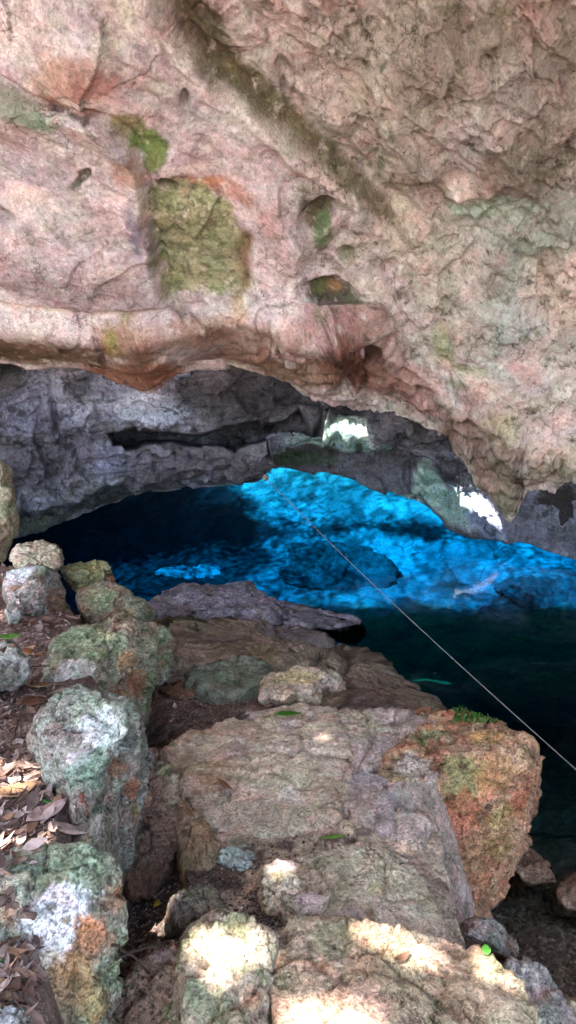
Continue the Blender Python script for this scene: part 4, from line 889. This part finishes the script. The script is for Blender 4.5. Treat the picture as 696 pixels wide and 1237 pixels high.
R('rock', 'grey rock knob tucked under the base of the tall boulder', 'rock', [(556, 1128), (572, 1112), (594, 1112), (612, 1126), (622, 1146), (618, 1160), (588, 1152), (562, 1142)], .52, (.2, -.1, 1), 36, inset=.12, zb=-.1, sub=5, thick=.18, pal=PAL['grey'])
R('rock', 'dull grey rock at the right of the foreground slab, lower corner', 'rock', [(618, 1160), (640, 1165), (660, 1182), (676, 1205), (690, 1240), (692, 1280), (630, 1285), (615, 1200)], .50, (.25, -.1, 1), 37, inset=.12, zb=-.1, sub=5, thick=.2, pal=PAL['grey'])
R('rock', 'brown rock at the edge of the dark pool behind the tall boulder', 'rock', [(612, 1050), (622, 1026), (640, 1028), (658, 1048), (662, 1062), (646, 1066), (622, 1064)], .05, LT, 38, inset=.15, zb=-.3, sub=5, thick=.15, pal=PAL['brown'])
R('stone', 'pale stone at the right picture edge beside the dull grey rock', 'stone', [(684, 1212), (700, 1206), (724, 1214), (730, 1240), (700, 1246), (686, 1236)], .12, LT, 39, inset=.1, zb=-.1, sub=4, thick=.1, pal=PAL['slab'])
R('boulder', 'flat brown boulder sunk in the gravelly shore at the right edge', 'boulder', [(668, 1080), (690, 1064), (740, 1062), (760, 1090), (730, 1110), (682, 1104)], .06, LT, 40, inset=.15, zb=-.2, sub=5, thick=.15, pal=PAL['brown'])
R('boulder', 'grey shore boulder that the rope is tied to, right of the frame', 'boulder', [(805, 1045), (840, 1022), (900, 1024), (940, 1070), (930, 1150), (850, 1180), (806, 1120)], .36, LT, 41, inset=.2, zb=-.1, sub=5, thick=.25, pal=PAL['grey'])
# under water
UW = [lin((170, 186, 186)), lin((206, 216, 214)), lin((120, 134, 134))]
def UR(label, out, z, seed, pal, thick=.8, sub=6, **k):
    o_ = np.array(out, float); c = o_.mean(0); q = atZ(c[0], c[1], z)
    return rock('submerged_rock', label, 'rock', out, q[1]+.35, [(0, -.55, 1, c[0], c[1], z)], z-1.0, seed, sub=sub, thick=thick, pal=pal, mat=M_bed, palsc=1.5, **k)
UR('large dark humped rock under the blue water crossed by the rope', [(340, 700), (346, 684), (362, 668), (395, 662), (436, 664), (462, 678), (478, 694), (474, 708), (430, 718), (380, 716), (348, 710)], -1.92, 50, [lin((84, 96, 98)), lin((120, 132, 132)), lin((54, 62, 66))], strata=.04, amp=1.1)
UR('pale square rock under the water, right one of the bright blue pair', [(234, 690), (244, 682), (262, 684), (270, 696), (262, 706), (242, 704)], -2.04, 51, [lin((190, 200, 200)), lin((150, 162, 164))], thick=.4, sub=5)
UR('pale flat rock under the water, left one of the bright blue pair', [(186, 694), (205, 686), (226, 686), (236, 698), (222, 708), (196, 704)], -2.04, 52, [lin((170, 184, 186)), lin((140, 150, 152))], thick=.4, sub=5)
UR('dark rock under the water at the right end of the blue light', [(600, 712), (640, 700), (700, 704), (740, 720), (700, 740), (630, 734)], -2.05, 55, [lin((84, 98, 100)), lin((110, 124, 124))], thick=.6)

# ------------------------------------------------------------------ surface lookup
bpy.context.view_layer.update()
DG = bpy.context.evaluated_depsgraph_get()
from mathutils import Vector, Matrix
water.hide_viewport = True; bpy.context.view_layer.update(); DG = bpy.context.evaluated_depsgraph_get()
def hit_px(px, py):
    r = ray(px, py); r = r/np.linalg.norm(r)
    ok, loc, nor, i, ob, m = bpy.context.scene.ray_cast(DG, Vector(CAM), Vector(r))
    return (np.array(loc), np.array(nor), ob) if ok else None
def hit_dn(x, y, z=1.9):
    ok, loc, nor, i, ob, m = bpy.context.scene.ray_cast(DG, Vector((x, y, z)), Vector((0, 0, -1)))
    return (np.array(loc), np.array(nor), ob) if ok else None

# ------------------------------------------------------------------ holes added to the unseen ceiling so sun lands on the two pale rims
SPOTS = [[(326, 546), (346, 536), (376, 527), (392, 517), (410, 513), (436, 512), (444, 519), (444, 530), (438, 543), (425, 545), (408, 538), (376, 531), (346, 540)],
         [(511, 556), (520, 561), (531, 565), (541, 583), (552, 588), (574, 596), (592, 604), (602, 622), (606, 646), (592, 640), (576, 632), (548, 624), (530, 613), (500, 602), (500, 596), (508, 584)]]
import bmesh
cuts = {k: set() for k in HID}
for poly in SPOTS:
    xs = [p[0] for p in poly]; ys = [p[1] for p in poly]
    XX, YY = np.meshgrid(np.arange(min(xs), max(xs), .8), np.arange(min(ys), max(ys), .8)); XX = XX.ravel(); YY = YY.ravel()
    nn = fbm(np.stack([XX*.06, YY*.09, XX*0], 1), 1, 4, 91, .6)
    m = (poly_sd(XX, YY, poly) + nn*5 > 1) & (nn > -.22)
    ok_n = 0; blk = 0
    for a_, b_ in zip(XX[m], YY[m]):
        h = hit_px(a_, b_)
        if h is None or h[2].name not in HID: continue
        p0 = Vector(h[0]) + Vector(h[1])*(.02 if Vector(h[1]).dot(Vector(CAM)-Vector(h[0])) > 0 else -.02)
        hits = []; clear = True
        for nm in HID:
            ob = bpy.data.objects[nm]; q = p0.copy()
            for it in range(6):
                ok, loc, nor, fi = ob.ray_cast(q, Vector(SUN))
                if not ok: break
                if HID[nm][fi]: hits.append((nm, fi))
                else: clear = False; break
                q = loc + Vector(SUN)*.004
        if clear:
            ok_n += 1
            for nm, fi in hits: cuts[nm].add(fi)
        else: blk += 1
    print('spot rays', ok_n, 'blocked', blk)
for nm, fs in cuts.items():
    print('cut', nm, len(fs))
    if not fs: continue
    bm = bmesh.new(); bm.from_mesh(bpy.data.objects[nm].data); bm.faces.ensure_lookup_table()
    bmesh.ops.delete(bm, geom=[bm.faces[i] for i in fs], context='FACES_ONLY'); bm.to_mesh(bpy.data.objects[nm].data); bm.free()
md = roof.modifiers.new('thickness', 'SOLIDIFY'); md.thickness = .03; md.offset = 1
bpy.context.view_layer.update(); DG = bpy.context.evaluated_depsgraph_get()
# ------------------------------------------------------------------ leaves
def leaf_geo(L, Wd, curl, fold, nseg=7, rs=random):
    """a leaf blade along +x, centred; returns verts, faces"""
    V = []; Fc = []
    for i in range(nseg+1):
        t = i/nseg; hw = Wd/2*max(.03, math.sin(math.pi*min(1, t**.85*.98+.01)))**.8
        x = (t-.5)*L; zc = curl*((2*t-1)**2)*L*.5
        V += [(x, -hw, zc+fold*hw), (x, 0, zc), (x, hw, zc+fold*hw*rs.uniform(.6, 1.3))]
    for i in range(nseg):
        a = i*3
        Fc += [(a, a+3, a+4, a+1), (a+1, a+4, a+5, a+2)]
    # stalk
    b = len(V); V += [(-L*.5, -.0012, 0), (-L*.5, .0012, 0), (-L*.68, .001, .004), (-L*.68, -.001, .004)]; Fc.append((b, b+1, b+2, b+3))
    return np.array(V), Fc
def frame_from(nor, ang, tilt=0, rs=random):
    n = Vector(nor).normalized()
    if n.dot(Vector((0, 0, 1))) < 0: n = -n
    q = Vector((0, 0, 1)).rotation_difference(n)
    M = q.to_matrix() @ Matrix.Rotation(ang, 3, 'Z') @ Matrix.Rotation(tilt, 3, 'Y')
    return np.array(M)
def place_leaf(name, label, px, py, L, Wd, ang, col, curl=.25, fold=.3, lift=.006, cat='leaf', group=None, tilt=0):
    h = hit_px(px, py)
    if h is None: return
    V, Fc = leaf_geo(L, Wd, curl, fold)
    M = frame_from(h[1]*.5+np.array([0, 0, .6]), ang, tilt)
    o = mesh_obj(name, V @ M.T, Fc, M_leaf, np.tile(lin(col), (len(V), 1)))
    sd_ = o.modifiers.new('thickness', 'SOLIDIFY'); sd_.thickness = .0012
    o.location = h[0] + np.array([0, 0, lift]); tag(o, label, cat, group); return o
R90 = math.pi/2
place_leaf('green_leaf', 'fresh green leaf lying on the pale slab near the yellow lump', 348, 868, .12, .042, .1, (70, 120, 40), .1, .4, .02)
place_leaf('blade_leaf', 'narrow long green blade leaf on the gravel between two slabs', 404, 1017, .10, .016, .45, (110, 150, 60), .05, .4, .02)
place_leaf('yellow_leaf', 'tiny round yellow leaf on dark dirt in the cleft', 190, 1093, .032, .024, 1.2, (200, 170, 50), .1, .2)
place_leaf('green_leaf', 'tiny bright green leaf on the sunlit edge of the foreground slab', 587, 1153, .034, .022, 1.4, (90, 160, 60), .2, .5, .012)
place_leaf('dry_leaf', 'small curled brown leaf on the foreground slab below the sun band', 486, 1162, .045, .022, .5, (120, 90, 70), .5, .4, .01)
place_leaf('dry_leaf', 'thin reddish brown dry leaf flat on the broad slab', 272, 950, .07, .022, -.6, (130, 88, 66), .2, .3)
place_leaf('dry_leaf', 'curled grey brown dead leaf on the upper left of the broad slab', 293, 872, .075, .045, .3, (96, 82, 76), .6, .6, .01)
place_leaf('dry_leaf', 'large tan papery leaf lit at the left edge of the bank', 22, 965, .12, .07, .7, (176, 140, 104), .3, .3, .02)
place_leaf('dry_leaf', 'reddish brown broad leaf on dark litter beside the long boulder', 40, 853, .12, .07, .3, (128, 86, 66), .2, .3, .015)
place_leaf('dry_leaf', 'light tan leaf with pointed tip near the small dark boulder', 45, 832, .12, .05, -.1, (170, 138, 106), .2, .2, .015)
place_leaf('dry_leaf', 'pinkish pale dead leaf against the foot of the long boulder', 58, 990, .13, .07, .9, (196, 166, 160), .2, .3, .02)
place_leaf('dry_leaf', 'long pale dead leaf right above the biggest near boulder', 82, 1010, .12, .035, .35, (198, 170, 160), .2, .3, .02)
place_leaf('dry_leaf', 'orange tan leaf lying under the grey white boulder', 40, 795, .13, .06, -.3, (170, 120, 84), .2, .3, .02)
place_leaf('dry_leaf', 'brown leaf propped at the left edge above the bottom corner stone', 6, 1150, .10, .06, .9, (134, 96, 72), .3, .3, .02)
place_leaf('green_leaf', 'green leaf among dead leaves left of the large pale topped boulder', 12, 776, .09, .04, .1, (84, 130, 50), .2, .4, .02)
place_leaf('green_leaf', 'small green leaf stuck to the lower left of the biggest near boulder', 14, 1163, .04, .025, .4, (70, 140, 70), .2, .4, .01)
place_leaf('green_leaf', 'green leaf tucked between litter and the foot of the long boulder', 62, 976, .05, .02, .1, (100, 150, 80), .2, .4, .02)

# small litter on the bank, one uncountable mass
rs = random.Random(5)
Vs = []; Fs = []; Cs = []; nb = 0
cols = [(118, 92, 82), (150, 122, 108), (88, 68, 60), (184, 160, 150), (132, 110, 100), (200, 178, 168), (104, 80, 70), (160, 122, 98), (110, 98, 92)]
cnt = 0
for t in range(5000):
    px = rs.uniform(-60, 215); py = rs.uniform(655, 1250)
    h = hit_px(px, py)
    if h is None: continue
    P, n, ob = h
    on_ground = ob.name.startswith('ground')
    xlim = 120 if py < 800 else 70
    if not on_ground and not (px < 60 and rs.random() < .25 and n[2] > .75): continue
    if px > xlim and rs.random() < .80: continue
    if n[2] < .45: continue
    L = rs.choice([rs.uniform(.01, .03), rs.uniform(.02, .05), rs.uniform(.04, .085)]); Wd = L*rs.uniform(.12, .5)
    V, Fc = leaf_geo(L, Wd, rs.uniform(-.15, .5), rs.uniform(-.2, .6), 5, rs)
    M = frame_from(n+np.array([rs.uniform(-.4, .4), rs.uniform(-.4, .4), .3]), rs.uniform(0, 6.28), rs.uniform(-.4, .4))
    V = V @ M.T + P + np.array([0, 0, rs.uniform(.003, .03)])
    Vs.append(V); Fs += [tuple(i+nb for i in f) for f in Fc]; nb += len(V)
    c = lin(rs.choice(cols))*rs.uniform(.7, 1.15); Cs.append(np.tile(c, (len(V), 1)))
    cnt += 1
o = mesh_obj('leaf_litter', np.concatenate(Vs), Fs, M_leaf, np.concatenate(Cs)); tag(o, 'layer of small dry leaves and scraps over the bank', 'leaf litter', kind='stuff')
print('litter', cnt)

# ------------------------------------------------------------------ gravel (stuff)
def gravel(name, label, regions, n, s0, s1, pal, seed):
    rs = random.Random(seed); V0, F0_ = ico(1)
    Vs = []; Fs = []; Cs = []; nb = 0
    for t in range(n):
        poly = rs.choice(regions); xs = [p[0] for p in poly]; ys = [p[1] for p in poly]
        px = rs.uniform(min(xs), max(xs)); py = rs.uniform(min(ys), max(ys))
        if poly_sd(np.array([px]), np.array([py]), poly)[0] < 0: continue
        h = hit_px(px, py)
        if h is None or not (h[2].name.startswith('ground') or h[2].name.startswith('lake') or (name == 'gravel' and h[2].name.startswith('bedrock'))): continue
        s = rs.uniform(s0, s1)*rs.uniform(.5, 1)
        q = V0*np.array([s*rs.uniform(.7, 1.4), s*rs.uniform(.6, 1.1), s*rs.uniform(.4, .8)])*(1+np.array([[rs.uniform(-.2, .2)] for _ in V0]))
        M = frame_from((0, 0, 1), rs.uniform(0, 6.3), rs.uniform(-.5, .5)); q = q @ M.T + h[0]
        Vs.append(q); Fs.append(F0_+nb); nb += len(q)
        c = lin(rs.choice(pal))*rs.uniform(.7, 1.2); Cs.append(np.tile(c, (len(q), 1)))
    o = mesh_obj(name, np.concatenate(Vs), np.concatenate(Fs), M_soil, np.concatenate(Cs), smooth=False)
    tag(o, label, 'gravel', kind='stuff'); return o
gp = [(120, 104, 98), (150, 134, 128), (94, 78, 70), (170, 156, 150), (108, 88, 78)]
gravel('gravel', 'loose gravel and dirt filling the gaps between the slabs', [[(190, 1030), (310, 1020), (360, 1010), (440, 1000), (440, 1016), (330, 1050), (320, 1110), (270, 1130), (130, 1180), (150, 1090)], [(200, 830), (300, 820), (300, 880), (200, 910)], [(300, 1080), (350, 1080), (345, 1237), (320, 1237)], [(120, 1090), (220, 1080), (200, 1150), (110, 1237)]], 9000, .003, .009, gp, 3)
gravel('crumbs', 'soil crumbs and bark chips scattered over the bank', [[(-40, 660), (60, 700), (90, 800), (60, 1000), (30, 1237), (-60, 1237)]], 5000, .003, .010, [(128, 104, 92), (160, 138, 126), (92, 70, 60), (186, 166, 156)], 6)
gravel('shore_gravel', 'dark wet gravel along the shore at the lower right', [[(560, 1040), (696, 1060), (720, 1250), (600, 1250), (570, 1120)]], 4000, .005, .022, [(96, 78, 66), (120, 98, 84), (72, 58, 48), (140, 120, 106)], 4)

# ------------------------------------------------------------------ sticks
def tube(pts, r0, r1, seg=7, wob=0, rs=random):
    pts = [np.array(p, float) for p in pts]; V = []; Fc = []
    for i, p in enumerate(pts):
        t = (pts[min(i+1, len(pts)-1)]-pts[max(i-1, 0)]); t /= np.linalg.norm(t)+1e-9
        a = np.cross(t, [0, 0, 1.0]); a = a/np.linalg.norm(a) if np.linalg.norm(a) > 1e-3 else np.array([1.0, 0, 0]); b = np.cross(t, a)
        r = r0+(r1-r0)*i/(len(pts)-1)
        for k in range(seg):
            an = 2*math.pi*k/seg; rr = r*(1+rs.uniform(-wob, wob)); V.append(p+rr*(a*math.cos(an)+b*math.sin(an)))
    for i in range(len(pts)-1):
        for k in range(seg):
            k2 = (k+1) % seg; Fc.append((i*seg+k, i*seg+k2, (i+1)*seg+k2, (i+1)*seg+k))
    Fc.append(tuple(range(seg))[::-1]); Fc.append(tuple((len(pts)-1)*seg+k for k in range(seg)))
    return np.array(V), Fc
def stick(label, a, b, r, col, sag=.01, name='stick'):
    A = hit_px(*a); B = hit_px(*b)
    if A is None or B is None: return
    rr = random.Random(int(a[0]*7+a[1])); pts = []
    for k in range(9):
        t = k/8; p = A[0]*(1-t)+B[0]*t + np.array([rr.uniform(-.4, .4)*r*2, rr.uniform(-.4, .4)*r*2, r+sag*math.sin(math.pi*t)]); pts.append(p)
    V, Fc = tube(pts, r, r*.6, 8, .12, rr); c = pts[0].copy()
    o = mesh_obj(name, V-c, Fc, M_wood, np.tile(lin(col), (len(V), 1))); o.location = c; tag(o, label, name)
stick('thick grey stick wedged at the left edge of the biggest near boulder', (-6, 1092), (42, 1116), .012, (108, 90, 80))
stick('brown branch lying along the bottom of the biggest near boulder', (-8, 1206), (46, 1218), .013, (112, 92, 78))
stick('thick root like branch lying between the green stones by the water', (90, 738), (134, 764), .016, (128, 110, 98))
stick('thin twig crossing the litter beside the long boulder', (44, 888), (62, 915), .005, (98, 78, 66))
stick('slim dark twig leaning down the litter left of the long boulder', (22, 870), (16, 900), .005, (86, 66, 54))
stick('short bent twig on the litter under the light tan leaf', (56, 842), (92, 832), .004, (104, 84, 70))
stick('long pale twig at the foot of the grey white boulder', (6, 776), (52, 752), .005, (140, 120, 104))
stick('thin dark twig across the dirt of the cleft', (140, 1160), (205, 1142), .004, (62, 50, 42))
stick('thin curved twig lower in the dirt of the cleft', (136, 1142), (180, 1178), .004, (72, 56, 48))
stick('reddish twig poking from pale leaves above the biggest near boulder', (96, 962), (108, 990), .006, (130, 84, 66))
stick('fine straight twig by the orange tan leaf', (20, 812), (60, 806), .003, (92, 72, 60))
stick('small twig near the left edge under the large tan leaf', (2, 1000), (30, 1012), .004, (100, 78, 64))

# ------------------------------------------------------------------ rope
A = atY(321, 577, 6.75); B = atY(830, 1049, 2.35); pts = []
for k in range(61):
    t = k/60; p = A*(1-t)+B*t; p[2] -= .05*math.sin(math.pi*t); pts.append(p)
V, Fc = tube(pts, .0036, .0023, 8)
rope = mesh_obj('rope', V-A, Fc, M_wood, np.tile(lin((140, 138, 132)), (len(V), 1))); rope.location = A
tag(rope, 'thin pale rope stretched from the dark shelf tip across the pool', 'rope')
kn, kf = ico(3); q = kn*np.array([.03, .025, .03])*(1+.25*pn(kn*3, 4))[:, None]
mesh_obj('knot', q, kf, M_wood, np.tile(lin((150, 146, 138)), (len(q), 1)), parent=rope)

# hanging roots under the ledge
for lab, px, y0, y1, Yd in [('thin dark root hanging straight down in front of the far rim', 498, 505, 598, 7.2), ('short dark root hanging beside the longer one', 486, 515, 548, 7.1)]:
    a = atY(px, y0, Yd); b = atY(px, y1, Yd); b[0] = a[0]; b[1] = a[1]
    pts = [a*(1-t/12)+b*t/12 + np.array([.008*math.sin(t*1.3), .006*math.cos(t), 0]) for t in range(13)]
    V, Fc = tube(pts, .006, .002, 6); o = mesh_obj('hanging_root', V-a, Fc, M_wood, np.tile(lin((50, 44, 40)), (len(V), 1))); o.location = a; tag(o, lab, 'root')

# moss tuft by the boulder
rs = random.Random(9); Vs = []; Fs = []; nb = 0
for t in range(260):
    h = hit_px(rs.uniform(548, 600), rs.uniform(856, 874))
    if h is None or h[0][1] > 4.6: continue
    l = rs.uniform(.01, .03); d = np.array([rs.uniform(-.6, .6), rs.uniform(-.9, .3), 1]); d = d/np.linalg.norm(d)*l; s = np.array([rs.uniform(-1, 1), rs.uniform(-1, 1), 0])*.006
    Vs += [h[0]-s, h[0]+s, h[0]+d+s*.6, h[0]+d-s*.6]; Fs.append((nb, nb+1, nb+2, nb+3)); nb += 4
if nb:
    o = mesh_obj('moss', np.array(Vs), Fs, M_leaf, np.tile(lin((66, 104, 40)), (nb, 1))); tag(o, 'green moss growing on the wet ledge behind the tall boulder', 'moss', kind='stuff')
water.hide_viewport = False

# ------------------------------------------------------------------ unseen tree added behind the camera for shade; leaf gaps shaped to form the sun patches
def w_poly(pts, z): return [tuple(q) + () for q in px2xy(pts, z)], z
GAPS = [w_poly([(212, 1152), (258, 1122), (308, 1126), (330, 1152), (326, 1186), (290, 1200), (262, 1182), (236, 1160)], .92),
        w_poly([(420, 1112), (470, 1122), (530, 1148), (540, 1162), (525, 1172), (470, 1148), (430, 1130)], .87),
        w_poly([(562, 1150), (600, 1158), (636, 1186), (630, 1204), (590, 1180)], .87),
        w_poly([(345, 1228), (385, 1200), (420, 1212), (450, 1240), (470, 1300), (340, 1300)], .87),
        w_poly([(-30, 1000), (20, 1000), (70, 972), (112, 985), (124, 1008), (60, 1016), (-30, 1030)], 1.15),
        w_poly([(324, 1040), (346, 1036), (352, 1050), (338, 1056)], .79),
        w_poly([(-30, 905), (10, 900), (30, 918), (26, 945), (-30, 950)], 1.1)]
rsn = np.random.RandomState(3)
tree = bpy.data.objects.new('tree', None); C.objects.link(tree); tree.location = (-4.6, -3.4, 1.1)
tag(tree, 'unseen leafy tree added to shade the bank from above and behind', 'tree')
NL = 40000
# leaf centres in a slab seen by the sun
gz = rsn.uniform(4.3, 5.4, NL)
gx0 = rsn.uniform(-2.7, 2.1, NL); gy0 = rsn.uniform(.15, 3.5, NL)     # where the shadow lands at z = 0.9
tt = (gz-.9)/SUN[2]; LX = gx0+SUN[0]*tt; LY = gy0+SUN[1]*tt
keep = np.ones(NL, bool)
for poly, z in GAPS:
    t2 = (gz-z)/SUN[2]; sx = LX-SUN[0]*t2; sy = LY-SUN[1]*t2
    wob = fbm(np.stack([sx*1, sy, sx*0+z], 1), 9, 3, 66)*.05
    keep &= poly_sd(sx+wob, sy+wob, poly) < -.012
keep &= LY < 2.3
LX, LY, LZ = LX[keep], LY[keep], gz[keep]; n = len(LX)
a = rsn.uniform(0, 2*np.pi, n); tl = rsn.uniform(-.5, .5, (n, 2)); ln = rsn.uniform(.035, .06, n); wd = ln*.5
ux = np.stack([np.cos(a), np.sin(a), tl[:, 0]], 1)*ln[:, None]; uy = np.stack([-np.sin(a), np.cos(a), tl[:, 1]], 1)*wd[:, None]
c = np.stack([LX, LY, LZ], 1) - np.array(tree.location)
V = np.stack([c-ux, c-ux*.2+uy, c+ux*.5+uy*.8, c+ux, c+ux*.5-uy*.8, c-ux*.2-uy], 1).reshape(-1, 3)
idx = np.arange(n)[:, None]*6
Fq = np.concatenate([idx+np.array([[0, 1, 2, 3]]), idx+np.array([[0, 3, 4, 5]])], 0)
cc = lin((92, 120, 60))*np.repeat(rsn.uniform(.6, 1.3, n), 6)[:, None]
mesh_obj('foliage', V, Fq, M_leaf, cc, parent=tree, smooth=False)
V, Fc = tube([(0, 0, -.3), (.05, .1, 1), (.2, .3, 2), (.5, .6, 3), (1.2, 1.0, 3.7)], .24, .1, 12, .06, random.Random(1))
mesh_obj('trunk', V, Fc, M_wood, np.tile(lin((110, 94, 78)), (len(V), 1)), parent=tree)
for e in [(3.6, 3.4, 3.9), (2.6, 1.0, 4.0), (4.8, 2.2, 3.9), (1.0, 2.8, 3.8)]:
    V, Fc = tube([(1.1, .95, 3.6), tuple((np.array([1.1, .95, 3.6])+np.array(e))/2+np.array([0, 0, .2])), e], .08, .02, 8, .05, random.Random(2))
    mesh_obj('limb', V, Fc, M_wood, np.tile(lin((110, 94, 78)), (len(V), 1)), parent=tree)
#ROCKS_END

# ------------------------------------------------------------------ world, sun, colour management
w = bpy.data.worlds.new('World'); bpy.context.scene.world = w; w.use_nodes = True
nt = w.node_tree; bg = nt.nodes['Background']
sky = nt.nodes.new('ShaderNodeTexSky'); sky.sky_type = 'NISHITA'; sky.sun_disc = False
sky.sun_elevation = EL
sky.sun_rotation = math.atan2(SUN[0], SUN[1])
sky.air_density = 1.0; sky.dust_density = 2.0; sky.ozone_density = .6
nt.links.new(sky.outputs[0], bg.inputs[0]); bg.inputs[1].default_value = .15
ld = bpy.data.lights.new('sun', 'SUN'); ld.energy = 4.6; ld.angle = math.radians(.8); ld.color = (1, .955, .925)
sun = bpy.data.objects.new('sun', ld); C.objects.link(sun)
from mathutils import Vector
sun.rotation_euler = Vector(SUN).to_track_quat('Z', 'Y').to_euler(); sun.location = (-3, -4, 8)
sc = bpy.context.scene
sc.view_settings.view_transform = 'Standard'; sc.view_settings.look = 'None'; sc.view_settings.gamma = 1
sc.view_settings.exposure = 3.12
sc.render.engine = 'CYCLES'
sc.cycles.max_bounces = 8; sc.cycles.diffuse_bounces = 5; sc.cycles.glossy_bounces = 3; sc.cycles.transparent_max_bounces = 12
sc.cycles.caustics_reflective = False; sc.cycles.caustics_refractive = False
sc.cycles.use_denoising = True
sc.cycles.sample_clamp_indirect = 4
